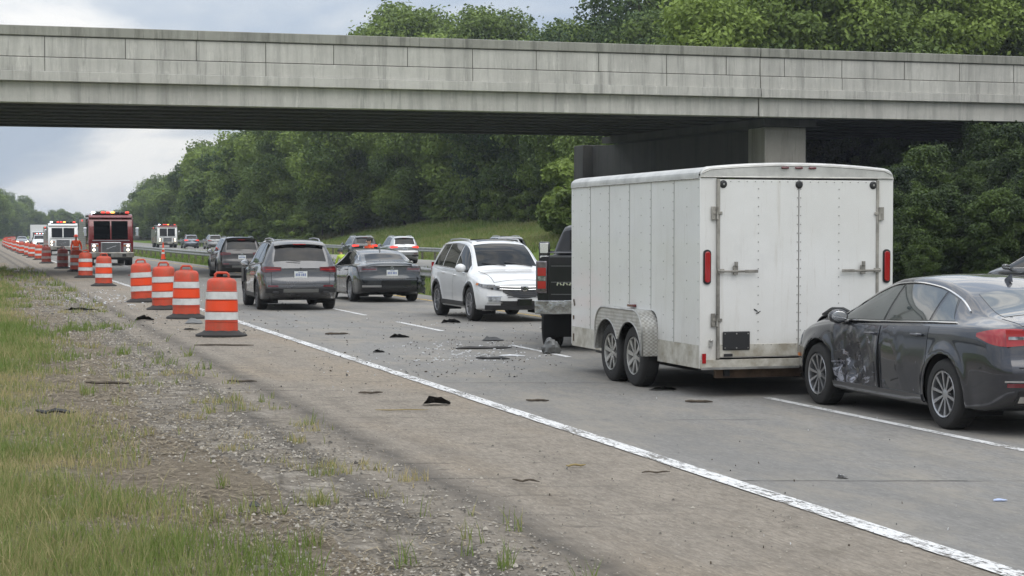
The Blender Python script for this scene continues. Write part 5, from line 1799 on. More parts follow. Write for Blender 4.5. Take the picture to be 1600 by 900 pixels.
def build_trailer():
    # local frame: +x forwards, +y left, origin on the ground below the rear centre
    L, HW, Z0, Z1, ZA = 4.5, 1.195, .335, 2.50, 2.64
    root = empty('enclosed_trailer')
    tag(root, 'white riveted enclosed cargo trailer with rear doors and diamond plate wheel fenders', 'trailer')
    def roof_z(y):
        z = 2.575 + .065 * (1 - min(1, abs(y) / HW) ** 2)
        if abs(y) > HW - .11: z -= .075 * (1 - math.sqrt(max(0, 1 - ((abs(y) - HW + .11) / .11) ** 2)))
        return z
    # side walls with wheel cut-outs
    wx = (2.55, 1.73); wr = .37
    fc = (wx[0] + wx[1]) / 2
    def wall(sd):
        # outline in (x, z) with the round-topped fender opening
        a, b = fc - .86, fc + .84
        pts = [(0, Z0 + .26), (a, Z0 + .26)] + [(a, .75)] + [(fc - .86 + .2 * (1 - math.cos(t)), .75 + .18 * math.sin(t)) for t in np.linspace(.2, PI / 2, 5)] + \
              [(b - .2 * (1 - math.cos(t)), .75 + .18 * math.sin(t)) for t in np.linspace(PI / 2, .2, 5)] + [(b, .75), (b, Z0 + .26), (L, Z0 + .26), (L, Z1), (0, Z1)]
        mb = MB()
        mb.prism(pts, sd * (HW - .03), sd * HW, 'y')
        o = mb.build('side_wall', M_trl, root, sharp=30)
        g = MB(); r_ = MB()
        for k in range(1, 6):        # sheet seams every 0.75 m, each a lapped edge with its row of rivets
            x = .02 + k * .745
            lo = .95 if a - .03 < x < b + .03 else Z0 + .26
            g.span(x - .004, x + .004, sd * (HW - .01), sd * (HW + .003), lo, Z1)
            for z in np.arange(lo + .05, Z1, .105):
                r_.box((x + .03, sd * (HW + .001), z), (.011, .006, .011))
        for x in (.03, .37, 1.1, 1.85, 2.6, 3.35, 4.1, L - .04):
            lo = .97 if a - .03 < x < b + .03 else Z0 + .3
            for z in np.arange(lo + .05, Z1, .21): r_.box((x, sd * (HW + .001), z), (.011, .006, .011))
        for x in np.arange(.05, L, .12): r_.box((x, sd * (HW + .001), Z1 - .035), (.01, .006, .01))
        g.build('sheet_seam', mat('sheet_seam_%d' % sd, (0.22, 0.215, 0.2), .8), o, sharp=None)
        r_.build('rivets', M_rivet, o, sharp=None)
        # lower band of bare aluminium
        for xa_, xb_ in ((0, a), (b, L)):
            s_ = MB(); s_.span(xa_, xb_, sd * (HW - .028), sd * (HW + .004), Z0, Z0 + .258)
            s_.build('stone_guard', M_trl_low, root, bevel=.002)
        return a, b
    for sd in (-1, 1): a, b = wall(sd)
    # floor, front, roof
    q = MB(); q.span(.0, L, -HW + .05, HW - .05, Z0 + .02, Z0 + .1); q.build('floor', M_under, root)
    q = MB(); q.prism([(-HW, Z0 + .02), (HW, Z0 + .02), (HW, Z1)] + [(y, roof_z(y) - .01) for y in np.linspace(HW - .02, -HW + .02, 15)] + [(-HW, Z1)], L, L + .03, 'x')
    q.build('front_wall', M_trl, root)
    P = [[(x, y, roof_z(y)) for y in np.linspace(-HW + .03, HW - .03, 25)] for x in np.linspace(.0, L + .02, 10)]
    MB().grid(P).build('roof', M_trl, root)
    for sd in (-1, 1):               # rounded cove trim along the roof edge
        prof = [(HW + .012, Z1 - .03)] + [(y_ + .012, roof_z(y_) + .006) for y_ in (HW, HW - .008, HW - .03, HW - .06, HW - .11)] + [(HW - .14, roof_z(HW - .14) + .012), (HW - .16, roof_z(HW - .16) - .004)]
        xs_ = np.linspace(-.01, L + .03, 4)
        P = [[(x, sd * y, z) for y, z in prof] for x in xs_]
        o = MB().grid(P).build('roof_cove', M_alu_lt, root, sharp=25)
        s_ = MB(); s_.tube([(-.01, sd * (HW + .014), Z1 - .03), (L, sd * (HW + .014), Z1 - .03)], .008, 6); s_.build('cove_bead', M_alu, o)
    # rear frame: posts, arched header, sill
    dy = 1.0
    for sd in (-1, 1):
        fr = MB(); fr.span(-.03, .0, sd * dy, sd * (HW + .004), Z0, Z1)
        o = fr.build('rear_post', M_trl, root, bevel=.003)
    hd = MB()
    ys = np.linspace(-HW - .0, HW + .0, 31)
    lo = 2.475
    ys = [-HW, -HW + .004, -HW + .012, -HW + .03, -HW + .06] + list(np.linspace(-HW + .11, HW - .11, 25)) + [HW - .06, HW - .03, HW - .012, HW - .004, HW]
    P0 = [[(-.035, y, lo) for y in ys], [(-.037, y, roof_z(y) - .006) for y in ys], [(-.02, y, roof_z(y) + .014) for y in ys], [(.06, y, roof_z(y) + .018) for y in ys]]
    hd.grid(P0)
    h_ = hd.build('rear_header', M_alu_lt, root, sharp=30)
    b_ = MB(); b_.tube([(-.04, y, lo + .01) for y in (-HW, 0, HW)], .008, 6)
    b_.tube([(-.037, y, roof_z(y) - .02) for y in np.linspace(-HW + .02, HW - .02, 25)], .007, 6)
    b_.build('header_bead', M_alu, h_)
    m_ = MB()
    for y in (-.17, 0, .17): m_.box((-.045, y, 2.595), (.03, .09, .024))
    m_.build('marker_lamp', M_red_dk, h_, bevel=.008)
    s_ = MB(); s_.span(-.05, .0, -HW, HW, Z0, Z0 + .1); s_.build('rear_sill', M_trl_low, root, bevel=.004)
    s_ = MB(); s_.span(-.06, -.035, -HW + .01, HW - .01, Z0 - .012, Z0 + .015); s_.build('sill_angle', M_alu, root)
    # double doors
    for sd in (-1, 1):
        q = MB(); q.span(-.052, -.012, sd * .006, sd * (dy - .012), Z0 + .12, 2.457)
        d_ = q.build('rear_door', M_trl, root, bevel=.004)
        d_['label'] = 'left rear door with black square vent plate' if sd > 0 else 'right rear door'
        k_ = MB()
        k_.span(-.058, -.05, sd * .012, sd * (dy - .02), Z0 + .13, Z0 + .27)
        k_.build('kick_plate', M_trl_low, d_, bevel=.002)
        r_ = MB()
        for y in (.02, .5, .53):
            if y == .53: continue
            for z in np.arange(Z0 + .32, 2.42, .1): r_.box((-.054, sd * y, z), (.006, .011, .011))
        for y in np.arange(.04, dy - .03, .1): r_.box((-.054, sd * y, 2.435), (.006, .01, .01))
        for y in np.arange(.04, dy - .03, .1): r_.box((-.06, sd * y, Z0 + .26), (.006, .01, .01))
        r_.build('rivets', M_rivet, d_, sharp=None)
        # edge channel and hinges
        c_ = MB(); c_.span(-.066, -.03, sd * (dy - .03), sd * (dy + .004), Z0 + .11, 2.462)
        c_.build('door_edge_channel', M_alu_dirty, d_, bevel=.005)
        for z in (.88, 2.08):
            h_ = MB()
            h_.box((-.048, sd * (dy + .045), z), (.02, .05, .15)); h_.tube([(-.07, sd * (dy + .005), z - .07), (-.07, sd * (dy + .005), z + .07)], .012, 8)
            h_.box((-.068, sd * (dy - .03), z), (.012, .05, .035)); h_.box((-.056, sd * (dy + .03), z), (.016, .05, .03))
            h_.build('hinge', M_alu_dirty, d_, bevel=.004)
        # cam bar lock
        l_ = MB()
        l_.tube([(-.09, sd * (dy + .01), 1.43), (-.09, sd * (dy - .2), 1.425), (-.092, sd * (dy - .44), 1.43)], [.012, .014, .012], 8)
        l_.box((-.095, sd * (dy - .4), 1.427), (.014, .16, .035))
        l_.box((-.082, sd * (dy - .21), 1.44), (.03, .055, .1)); l_.box((-.1, sd * (dy - .21), 1.51), (.04, .03, .05)); l_.box((-.085, sd * (dy - .03), 1.43), (.02, .08, .05))
        l_.build('door_latch', M_alu_dirty, d_, bevel=.004)
        o = MB().lathe([(0, -.02), (.03, -.018), (.045, -.006), (.045, 0)], 18, 'x', (-.052, sd * .93, 2.405)).build('rubber_bump_stop', M_black, d_)
        MB().lathe([(0, -.004), (.012, -.003), (.012, 0)], 10, 'x', (-.071, sd * .93, 2.405)).build('bolt', M_alu, o)
        # tall oval tail lamp on the post
        t_ = MB()
        prof = [(math.cos(t) * .034, (.14 if math.sin(t) > 0 else -.14) + math.sin(t) * .034) for t in np.linspace(0, 2 * PI, 25)[:-1]]
        t_.prism([(sd * (dy + .115) + y * 1.35, 1.475 + z * 1.12) for y, z in prof], -.045, -.028, 'x')
        o = t_.build('taillight', M_black, root)
        t_ = MB(); t_.prism([(sd * (dy + .115) + y, 1.475 + z) for y, z in prof], -.062, -.044, 'x'); t_.build('red_lens', M_red, o, bevel=.006)
    MB().lathe([(0, -.02), (.03, -.018), (.045, -.006), (.045, 0)], 18, 'x', (-.052, 0, 2.405)).build('rubber_bump_stop', M_black, root)
    q = MB(); q.box((-.064, .77, .645), (.016, .33, .21)); v_ = q.build('vent_plate', M_black, root, bevel=.012)
    q = MB()
    for sy in (-.14, 0, .14):
        for sz in (-.08, .08): q.box((-.074, .77 + sy, .645 + sz), (.006, .014, .014))
    q.build('screws', M_alu, v_)
    q = MB(); q.box((-.05, 1.155, .45), (.014, .045, .11)); q.build('reflector', M_red, root)
    q = MB(); q.box((-.07, .87, Z0 + .15), (.02, .1, .03)); q.build('door_stop', M_black, root)
    q = MB(); q.box((-.058, .53, .985), (.006, .05, .01), (0.6, 0, 0)); q.box((-.058, .5, .96), (.006, .06, .008), (-.5, 0, 0)); q.build('scrape_mark', M_under, root)
    # hold-back and small fittings on the left post
    q = MB(); q.box((-.045, 1.07, .62), (.03, .04, .07)); q.ball((-.06, 1.07, .65), .018); q.build('door_holdback', M_alu, root)
    for sd in (-1, 1):
        # tandem fender: diamond plate, flat top with rounded shoulders
        yo, yi = sd * (HW + .2), sd * (HW - .02)
        path = [(fc - .86, .40)] + [(fc - .86, .66)] + [(fc - .86 + .3 * (1 - math.cos(t)), .66 + .27 * math.sin(t)) for t in np.linspace(.15, PI / 2, 8)] + \
               [(fc + .84 - .3 * (1 - math.cos(t)), .66 + .27 * math.sin(t)) for t in np.linspace(PI / 2, .15, 8)] + [(fc + .84, .66), (fc + .84, .40)]
        P = [[(x, yi, z), (x, yo, z)] for x, z in path]
        f_ = MB().grid(P).grid([[(p[0] + (.008 if p[0] < fc else -.008), p[1], p[2] - .008) for p in r_] for r_ in P])
        fo = f_.build('fender', M_tread, root, sharp=40)
        # outer face with two wheel arches cut in
        arc = []
        n = 90
        lowz = []
        for x in np.linspace(fc - .86, fc + .84, n):
            zz = .40
            for w_ in wx:
                if abs(x - w_) < .43: zz = max(zz, wr + math.sqrt(max(0, .43 ** 2 - (x - w_) ** 2)) * .97)
            if wx[1] < x < wx[0]: zz = max(zz, .56)
            lowz.append((x, zz))
        topz = lambda x: float(np.interp(x, [p[0] + 1e-6 * i for i, p in enumerate(path)], [p[1] for p in path]))
        P = [[(x, yo, z), (x, yo, max(z + .012, topz(x)))] for x, z in lowz]
        f_ = MB().grid(P).grid([[(p[0], p[1] - sd * .01, p[2]) for p in r_] for r_ in P])
        f_.build('fender_face', M_tread, fo)
        e_ = MB().tube([(x, yo, z) for x, z in path], .014, 6); e_.tube([(x, yo, z) for x, z in lowz], .010, 6, False)
        e_.build('fender_edge', M_alu, fo)
        w_ = MB(); w_.span(fc - .8, fc + .8, sd * (HW - .28), sd * (HW - .27), .38, .95); w_.span(fc - .8, fc + .8, sd * (HW - .28), sd * (HW - .03), .9, .92); w_.build('wheel_box', M_under, root)
        q = MB(); q.box((fc - .02, sd * (HW + .02), .965), (.22, .05, .035)); q.build('marker_lamp', M_red_dk, root, bevel=.008)
        for x in wx: 
            wheel(root, x, sd * (HW + .04), wr, .215, sd, 'eight', M_alu, rr=.235)
    for x in wx:
        q = MB().tube([(x, -HW, wr), (x, HW, wr)], .05, 8); q.build('axle', M_rust, root)
    # chassis rails, A-frame tongue, coupler, jack
    q = MB()
    for sd in (-1, 1): q.span(.05, L, sd * .8, sd * .86, Z0 - .1, Z0 + .02); q.tube([(L - .3, sd * .8, Z0 - .04), (L + 1.9, sd * .05, .45)], .05, 6)
    q.tube([(L + 1.8, 0, .45), (L + 2.25, 0, .5)], .05, 8); q.ball((L + 2.28, 0, .53), (.09, .07, .07))
    q.tube([(L + 1.5, 0, .15), (L + 1.5, 0, .95)], .035, 8)
    for x in np.arange(.4, L, .6): q.span(x, x + .05, -.8, .8, Z0 - .06, Z0)
    q.build('tongue_frame', M_black, root)
    q = MB(); q.span(.1, .16, -.95, .95, Z0 - .12, Z0 - .02); q.build('rear_crossmember', M_rust, root)
    # scraped front lower corner
    q = MB(); q.box((L - .1, HW + .006, .92), (.03, .008, .09), (0, .5, 0)); q.box((L - .07, HW + .006, .72), (.04, .008, .05)); q.box((L - .08, HW + .007, .45), (.03, .008, .1)); q.build('rust_scrape', M_rust, root)
    root.location = (9.05, 19.1, 0)
    root.rotation_euler = (0, 0, PI / 2)
M_alu_lt = mat('pale_aluminium_trim', (0.60, 0.59, 0.56), 0.4, 0.4, var=0.3, vscale=3)
M_trl_low = mat('grimy_white_guard', (0.52, 0.50, 0.44), 0.5, 0.1, var=0.42, vscale=6, vcol=(0.3, 0.27, 0.21))
build_trailer()

# ------------------------------------------------------------------ ordinary cars farther off
def low_sedan(pm, label, x, y, heading, rear_lit=False, front_lit=False, group=None, step=.1):
    sh = sedan_shape(step)
    root = empty('car')
    tag(root, label, 'car', group)
    sedan_common(root, sh, pm, 'five', M_alloy)
    rear_lamps(sh, root, .42, .8, .82, .96, -2.0, M_red)
    plate(root, sh, -1, .8)
    for sd in (-1, 1):
        q = MB(); sh.panel(sh.quad_face(1, sd * .4, sd * .71, .55, .64), 6, 4, .012, mb=q, edge=.002)
        sh.panel(sh.quad_side(sd, 2.4, 2.0, .6, lambda x_: .66 + .12 * (2.4 - x_) / .42), 6, 4, .01, mb=q, edge=.002)
        q.build('headlight', M_head_on if front_lit else M_clear, root)
    sh.panel(sh.quad_face(1, -.36, .36, .38, .6), 8, 5, .01, 'grille', M_gloss, root)
    place(root, x + bend(y), y, heading)
    return root
def low_suv(pm, label, x, y, heading, rear_lit=False, front_lit=False, group=None, beacon=None, step=.1, rails=True):
    sh = suv_shape(step)
    root = empty('suv')
    tag(root, label, 'car', group)
    suv_common(root, sh, pm, 'five', M_alloy, rails=rails)
    suv_rear(sh, root, pm, M_red_on if rear_lit else M_red, M_clear, (.95, 1.08))
    for sd in (-1, 1):
        q = MB(); sh.panel(sh.quad_face(1, sd * .45, sd * .74, .66, .75), 6, 4, .012, mb=q, edge=.002)
        q.build('headlight', M_head_on if front_lit else M_clear, root)
    sh.panel(sh.quad_face(1, -.42, .42, .5, .75), 8, 5, .012, 'grille', M_gloss, root)
    q = MB(); sh.panel(sh.quad_face(1, -.7, .7, .3, .42), 8, 4, .012, mb=q); q.build('lower_air_intake', M_black, root)
    if beacon:
        q = MB(); q.box((-.3, 0, 1.79), (.28, 1.1, .07)); b = q.build('light_bar', M_black, root, bevel=.02)
        for k in range(6):
            q = MB(); q.box((-.3, -.46 + .184 * k, 1.84), (.24, .15, .07)); q.build('beacon', M_red_on if k % 2 == 0 else beacon, b, bevel=.02)
    place(root, x + bend(y), y, heading)
    return root
P_sil = paint('silver_paint', (0.42, 0.43, 0.44), 0.6, 0.3, 0.1)
P_midgrey = paint('mid_grey_paint', (0.2, 0.205, 0.21), 0.5, 0.3, 0.1)
P_blackcar = paint('black_car_paint', (0.018, 0.019, 0.022), 0.3, 0.25, 0.1)
P_bluegrey = paint('blue_grey_paint', (0.12, 0.14, 0.17), 0.5, 0.3, 0.1)
low_suv(P_blackcar, 'black SUV with lit red tail lamps behind the two workers', 26.4, 127, 0.0, rear_lit=True)
low_suv(P_sil, 'silver SUV on the far road right of the black SUV near the workers', 26.0, 113, -0.03, rear_lit=True)
low_suv(P_white, 'white SUV on the far road, its rear seen above the parked white SUV roof', 28.5, 98, -0.02)
low_suv(P_bluegrey, 'dark blue-grey SUV on the far road, leftmost of the cars right of the cone', 26.6, 232, 0.0, rear_lit=True)
low_suv(P_midgrey, 'mid grey SUV on the far road just right of the dark blue-grey SUV', 27.9, 219, 0.0)
low_sedan(P_white, 'white car on the far road whose roof shows above the dark brown SUV', 26.6, 188, 0.0)
low_sedan(P_blackcar, 'black sedan under the dark woods at the right edge of the picture', 27.0, 41.5, 0.0, step=.06)

# ------------------------------------------------------------------ fire engines
P_fire = paint('fire_engine_red_paint', (0.17, 0.009, 0.012), 0.1, 0.26, 0.2)
P_whitefire = paint('white_engine_paint', (0.72, 0.72, 0.71), 0.0, 0.3, 0.14)
M_roll = mat('ribbed_shutter_aluminium', (0.33, 0.32, 0.3), 0.45, 0.6, var=0.3, vscale=3)
M_amber_on = mat('lit_amber_lamp', (0.7, 0.3, 0.05), 0.3, emit=(1, 0.45, 0.08), estr=3.0)
M_white_on = mat('lit_white_beacon', (0.9, 0.92, 1), 0.3, emit=(0.8, 0.88, 1), estr=5.0)
def fire_engine(label, pm, pm_low, roof_m, x, y, heading, L=9.2, Wd=2.55, H=2.95, side_m=None, name='fire_engine', group=None, ladder=True):
    root = empty(name)
    tag(root, label, 'fire truck', group)
    h = Wd / 2
    q = MB()                          # cab with raked, rounded screen
    prof = [(0, .55), (0, 1.42), (-.03, 1.5), (-.16, H - .42), (-.3, H - .2), (-2.6, H - .2), (-2.6, .55)]
    q.prism([(a, b) for a, b in prof], -h, h, 'y')
    cab = q.build('cab', pm, root, bevel=.07)
    q = MB(); q.prism([(-.1, H - .235), (-.2, H - .1), (-.4, H - .03), (-2.6, H - .03), (-2.6, H - .235)], -h + .03, h - .03, 'y')
    q.build('cab_roof', roof_m, root, bevel=.04)
    for sd in (-1, 1):
        q = MB()
        z0, z1 = 1.52, H - .42
        xa = lambda z: -.03 - .13 * (z - 1.5) / (H - 1.92)
        P = [[(xa(z) + .02 - .10 * (abs(yy) / h) ** 6, yy, z) for z in np.linspace(z0, z1, 5)] for yy in np.linspace(sd * .04, sd * (h - .13), 10)]
        q.grid(P); q.grid([[(p[0] - .03, p[1], p[2]) for p in r_] for r_ in P])
        q.build('windshield', M_glass, cab)
        q = MB(); q.span(-.95, -.35, sd * (h + .006), sd * (h - .02), 1.6, H - .45); q.span(-2.3, -1.3, sd * (h + .006), sd * (h - .02), 1.6, H - .45)
        q.build('side_window', M_glass, cab, bevel=.01)
        q = MB(); q.span(-1.12, -1.1, sd * (h + .004), sd * (h - .02), .7, H - .3); q.build('door_gap', M_gap, cab)
        q = MB(); q.box((-.9, sd * (h + .02), 1.35), (.16, .03, .05)); q.build('handle', M_chrome, cab)
        # twin headlights in a bright bezel
        q = MB(); q.box((.03, sd * (h - .36), 1.03), (.07, .42, .5)); bz = q.build('headlight_bezel', M_silver_trim, root, bevel=.03)
        for dz in (-.12, .12):
            q = MB().lathe([(0, .04), (.055, .035), (.075, .02), (.08, 0)], 16, 'x', (.055, sd * (h - .31), 1.03 + dz)); q.build('headlight', M_head_on, bz)
        q = MB(); q.box((.075, sd * (h - .5), 1.15), (.02, .1, .1)); q.build('turn_signal', M_amber, bz)
        q = MB(); q.tube([(-.1, sd * (h - .05), 2.25), (.2, sd * (h + .14), 2.25), (.2, sd * (h + .2), 1.95)], .02, 6); m_ = q.build('mirror', M_black, root)
        q = MB(); q.box((.2, sd * (h + .2), 1.95), (.1, .2, .5)); q.build('mirror_head', M_chrome, m_, bevel=.03)
    q = MB(); q.box((.03, 0, 1.05), (.07, 1.15, .62)); g = q.build('grille', M_silver_trim, root, bevel=.03)
    q = MB()
    for k in range(9): q.box((.07, 0, .8 + .062 * k), (.02, 1.02, .035))
    q.build('grille_slat', M_gloss, g)
    q = MB(); q.box((.08, 0, 1.05), (.02, .62, .05), (0.35, 0, 0)); q.build('grille_bar', M_chrome, g)
    q = MB(); q.box((.035, 0, 1.455), (.03, 2.1, .05)); q.build('wiper_cowl', M_silver_trim, root)
    q = MB(); q.box((.38, 0, .62), (.62, Wd - .02, .3)); b = q.build('bumper', M_chrome_dirty, root, bevel=.04)
    q = MB(); q.box((.7, -.3, .6), (.02, .5, .16)); q.box((.7, .7, .6), (.02, .22, .16)); q.build('bumper_step', M_black, b)
    q = MB(); q.box((.3, 0, .42), (.4, Wd - .3, .14)); q.build('lower_valance', M_black, root)
    # roof light bar
    q = MB(); q.box((-.45, 0, H - .0), (.34, Wd - .5, .06)); lb = q.build('light_bar', M_black, root)
    seq = [M_red_on, M_gloss, M_gloss, M_amber_on, M_red_on, M_red_on, M_gloss, M_white_on]
    for k, mm in enumerate(seq):
        q = MB(); q.box((-.45, -(-(Wd - .62) / 2 + (Wd - .62) / 7 * k), H + .08), (.3, .2, .1)); q.build('beacon', mm, lb, bevel=.03)
    # body with roll-up shutters
    q = MB(); q.span(-L, -2.66, -h, h, .62, H - .28); bd = q.build('body', side_m or pm_low, root, bevel=.03)
    for sd in (-1, 1):
        xs_ = np.linspace(-2.85, -L + .1, 6)
        for k in range(5):
            if k == 2: z0 = 1.35
            else: z0 = .72
            q = MB(); q.span(xs_[k] - .06, xs_[k + 1] + .06, sd * (h + .012), sd * (h - .02), z0, H - .5); s_ = q.build('shutter', M_roll, bd)
            q = MB()
            for z_ in np.arange(z0 + .1, H - .5, .12): q.span(xs_[k] - .06, xs_[k + 1] + .06, sd * (h + .016), sd * (h), z_, z_ + .012)
            q.build('shutter_rib', M_black, s_)
        q = MB(); q.box((-L / 2 - 1, sd * (h + .02), H - .36), (.3, .05, .1)); q.build('warning_lamp', M_red_on, bd)
    if ladder:
        q = MB()
        for yy in (-.9, -.5): q.tube([(-L + .1, yy, H - .02), (-2.8, yy, H - .02)], .035, 6)
        for k in range(16): q.tube([(-L + .4 + .38 * k, -.9, H - .02), (-L + .4 + .38 * k, -.5, H - .02)], .02, 5)
        q.span(-L + .6, -3.2, .1, .95, H - .27, H + .05)
        q.build('ladder', M_silver_trim, root)
    for sd in (-1, 1):
        for ax in (-1.35, -L + 2.3):
            wheel(root, ax, sd * (h - .17), .52, .3, sd, 'eight', M_silver_trim)
            q = MB().lathe([(.6, sd * (h + .01)), (.6, sd * (h - .35)), (.56, sd * (h - .35)), (.56, sd * (h + .01)), (.6, sd * (h + .01))], 28, 'y', (ax, 0, .52)); q.build('wheel_arch', M_black, root)
    q = MB(); q.span(-L + .1, -.3, -.45, .45, .45, .62); q.build('chassis', M_under, root)
    place(root, x + bend(y), y, heading)
    return root
M_chrome_dirty = mat('road_dirty_chrome', (0.4, 0.39, 0.36), 0.35, 0.7, var=0.5, vscale=2.5, vcol=(0.22, 0.2, 0.16))
fire_engine('red fire engine with lit roof beacons and grey shutter side behind the orange drums', P_fire, P_fire, P_fire, 7.95, 108.5, PI, side_m=M_roll, H=3.0)
fire_engine('white fire engine with a red beacon on the closed lane left of the red one', P_whitefire, P_whitefire, P_whitefire, 7.75, 160, PI, L=9.6, Wd=2.5, H=2.75)
fire_engine('white and red fire engine on the far road right of the red fire engine', P_whitefire, P_fire, P_fire, 24.9, 243, PI, L=8.5, Wd=2.6, H=2.95)
low_suv(P_white, 'white SUV with lit headlamps and light bar behind the white fire engine', 8.5, 238, PI, front_lit=True, beacon=M_white_on)
low_sedan(P_bluegrey, 'blue-grey car with lit headlamps left of the distant white SUV', 7.3, 292, PI, front_lit=True)
low_suv(P_fire, 'small red emergency SUV far down the closed lanes with beacons lit', 10.6, 330, PI, front_lit=True, beacon=M_red_on)
def box_van(x, y):
    root = empty('box_van')
    tag(root, 'white box truck standing behind the distant white SUV', 'truck')
    q = MB(); q.span(-6.5, -1.5, -1.15, 1.15, .75, 3.1); q.build('cargo_box', P_white, root, bevel=.03)
    q = MB(); q.prism([(0, .5), (0, 1.1), (-.35, 1.25), (-.8, 2.1), (-1.45, 2.2), (-1.45, .5)], -1.0, 1.0, 'y'); q.build('cab', P_white, root, bevel=.05)
    q = MB(); q.prism([(-.36, 1.3), (-.34, 1.28), (-.77, 2.05), (-.8, 2.05)], -.88, .88, 'y'); q.build('windshield', M_glass, root)
    for sd in (-1, 1):
        q = MB(); q.box((.02, sd * .75, .95), (.06, .28, .18)); q.build('headlight', M_head_on, root)
        for ax in (-.7, -5.0): wheel(root, ax, sd * .95, .4, .28, sd, 'six', M_alloy, low=True)
    q = MB(); q.box((.03, 0, .9), (.06, 1.0, .3)); q.build('grille', M_gloss, root)
    q = MB(); q.box((.06, 0, .6), (.14, 2.0, .2)); q.build('bumper', M_black, root)
    place(root, x + bend(y), y, PI)
box_van(9.3, 268)

# ------------------------------------------------------------------ traffic drums and the cone
def orange(name, col, rough=.45, dirt=.5):
    t = NT(name)
    tcn = t.n.new('ShaderNodeTexCoord'); v = tcn.outputs['Object']
    oi = t.n.new('ShaderNodeObjectInfo')
    am = t.n.new('ShaderNodeVectorMath'); am.operation = 'ADD'
    t.l.new(v, am.inputs[0]); t.l.new(oi.outputs['Location'], am.inputs[1])
    d_ = t.ramp(t.noise(4, 6, .75, (1, 1, .7), vec=am.outputs[0]), .42, .75, 0, dirt)
    c = t.mix(d_, col, (0.16, 0.085, 0.05))
    s_ = t.ramp(t.noise(9, 6, .8, (1, 1, 2.5), vec=am.outputs[0]), .66, .72, 0, .7)
    c = t.mix(s_, c, tuple(v_ * .35 for v_ in col))
    return t.done(c, rough)
M_orange = orange('faded_orange_plastic', (0.56, 0.055, 0.018), .5, .75)
M_orange_br = orange('bright_orange_sheeting', (0.78, 0.062, 0.008), .35, .15)
M_band = mat('white_reflective_sheeting', (0.66, 0.66, 0.64), 0.35, var=0.25, vscale=5)
M_rubber = mat('black_rubber_base', (0.03, 0.028, 0.026), 0.85, var=-1.5, vscale=7)
M_orange_shaded = orange('shaded_orange_plastic', (0.22, 0.018, 0.012), .55, .7)  # darker drum copies: the bridge shade is put into these three colours
M_sheeting_shaded = orange('shaded_orange_sheeting', (0.28, 0.02, 0.012), .5, .6)
M_band_shaded = mat('shaded_reflective_sheeting', (0.3, 0.24, 0.23), 0.45, var=0.4, vscale=5)
def make_drum(label, shaded=False):
    a, b_, c_ = (M_orange_shaded, M_sheeting_shaded, M_band_shaded) if shaded else (M_orange, M_orange_br, M_band)  # first set has the bridge shade painted in
    root = empty('traffic_drum')
    tag(root, label, 'traffic barrel', 'orange and white drums closing the lanes')
    def rad(z): return .30 - .038 * z
    prof = [(rad(.05) + .035, .05), (rad(.07) + .03, .075), (rad(.1), .09)]
    for z in (.28, .30, .46, .48, .64, .66, .82, .84):
        r_ = rad(z)
        prof += [(r_, z - .012), (r_ - .012, z - .004), (r_ - .012, z + .004), (r_, z + .012)] if False else [(r_ + .0, z)]
    prof += [(rad(.98), .98), (rad(1.0) - .03, 1.03), (rad(1.0) - .07, 1.045), (0.0, 1.05)]
    MB().lathe(prof, 40).build('drum_shell', a, root, sharp=40)
    for z0, z1, mm, nm in ((.29, .455, None, ''), (.302, .432, c_, 'white_band'), (.462, .638, b_, 'orange_band'), (.668, .798, c_, 'white_band')):
        if mm is None: continue
        MB().lathe([(rad(z0) - .002, z0 - .006), (rad(z0) + .011, z0), (rad(z1) + .011, z1), (rad(z1) - .002, z1 + .006)], 40).build(nm, mm, root, sharp=60)
    q = MB()
    for z in (.27, .45, .652, .815): q.lathe([(rad(z) - .002, z - .012), (rad(z) + .014, z), (rad(z) - .002, z + .012)], 40)
    q.build('shell_ridge', a, root, sharp=60)
    q = MB()
    q.tube([(-.12, 0, 1.03), (-.12, 0, 1.11), (-.085, 0, 1.145), (.085, 0, 1.145), (.12, 0, 1.11), (.12, 0, 1.03)], [.03, .026, .024, .024, .026, .03], 8)
    q.span(-.16, .16, -.03, .03, 1.035, 1.065)
    q.build('handle', a, root, bevel=.004)
    q = MB(); q.lathe([(.46, 0), (.465, .03), (.44, .045), (.34, .085), (.31, .11), (.29, .11)], 8)
    q.build('rubber_base', M_rubber, root, bevel=.006, sharp=50)
    return root
drum_px = [(346, 526, 'nearest orange and white traffic drum beside the white edge line, faded on top'),
           (291, 498, 'orange and white traffic drum, second nearest the camera along the edge line'),
           (257, 484, 'orange and white traffic drum with a chipped top edge, third nearest the camera'),
           (222.5, 472.5, 'orange and white traffic drum, leftmost of the nearest four'),
           (162, 447.5, 'orange and white drum standing alone in front of the red fire engine'),
           (133.5, 434.5, 'orange and white drum overlapping the left front corner of the red fire engine'),
           (119, 424.5, 'orange and white drum beside the firefighter in orange')]
proto = None
cp = None
for i, (u, v, lab) in enumerate(drum_px):
    o = make_drum(lab) if proto is None else copy_tree(proto)
    proto = proto or o
    o['label'] = lab
    p = at(u, v - .5)
    o.location = (p[0], p[1], 0.0)
    o.rotation_euler = (rng.normal(0, .012), rng.normal(0, .012), -YAW + (rng.uniform(-.25, .25)))
shaded_labels = [(98, 419.5, 'orange and white drum coloured dark for the bridge shade, right of two'), (72.5, 411.5, 'orange and white drum coloured dark for the bridge shade, left of two')]
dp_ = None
for u, v, lab in shaded_labels:
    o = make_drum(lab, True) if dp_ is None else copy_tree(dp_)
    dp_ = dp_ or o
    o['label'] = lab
    p = at(u, v); o.location = (p[0], p[1], 0); o.rotation_euler = (0, 0, rng.uniform(0, 3))
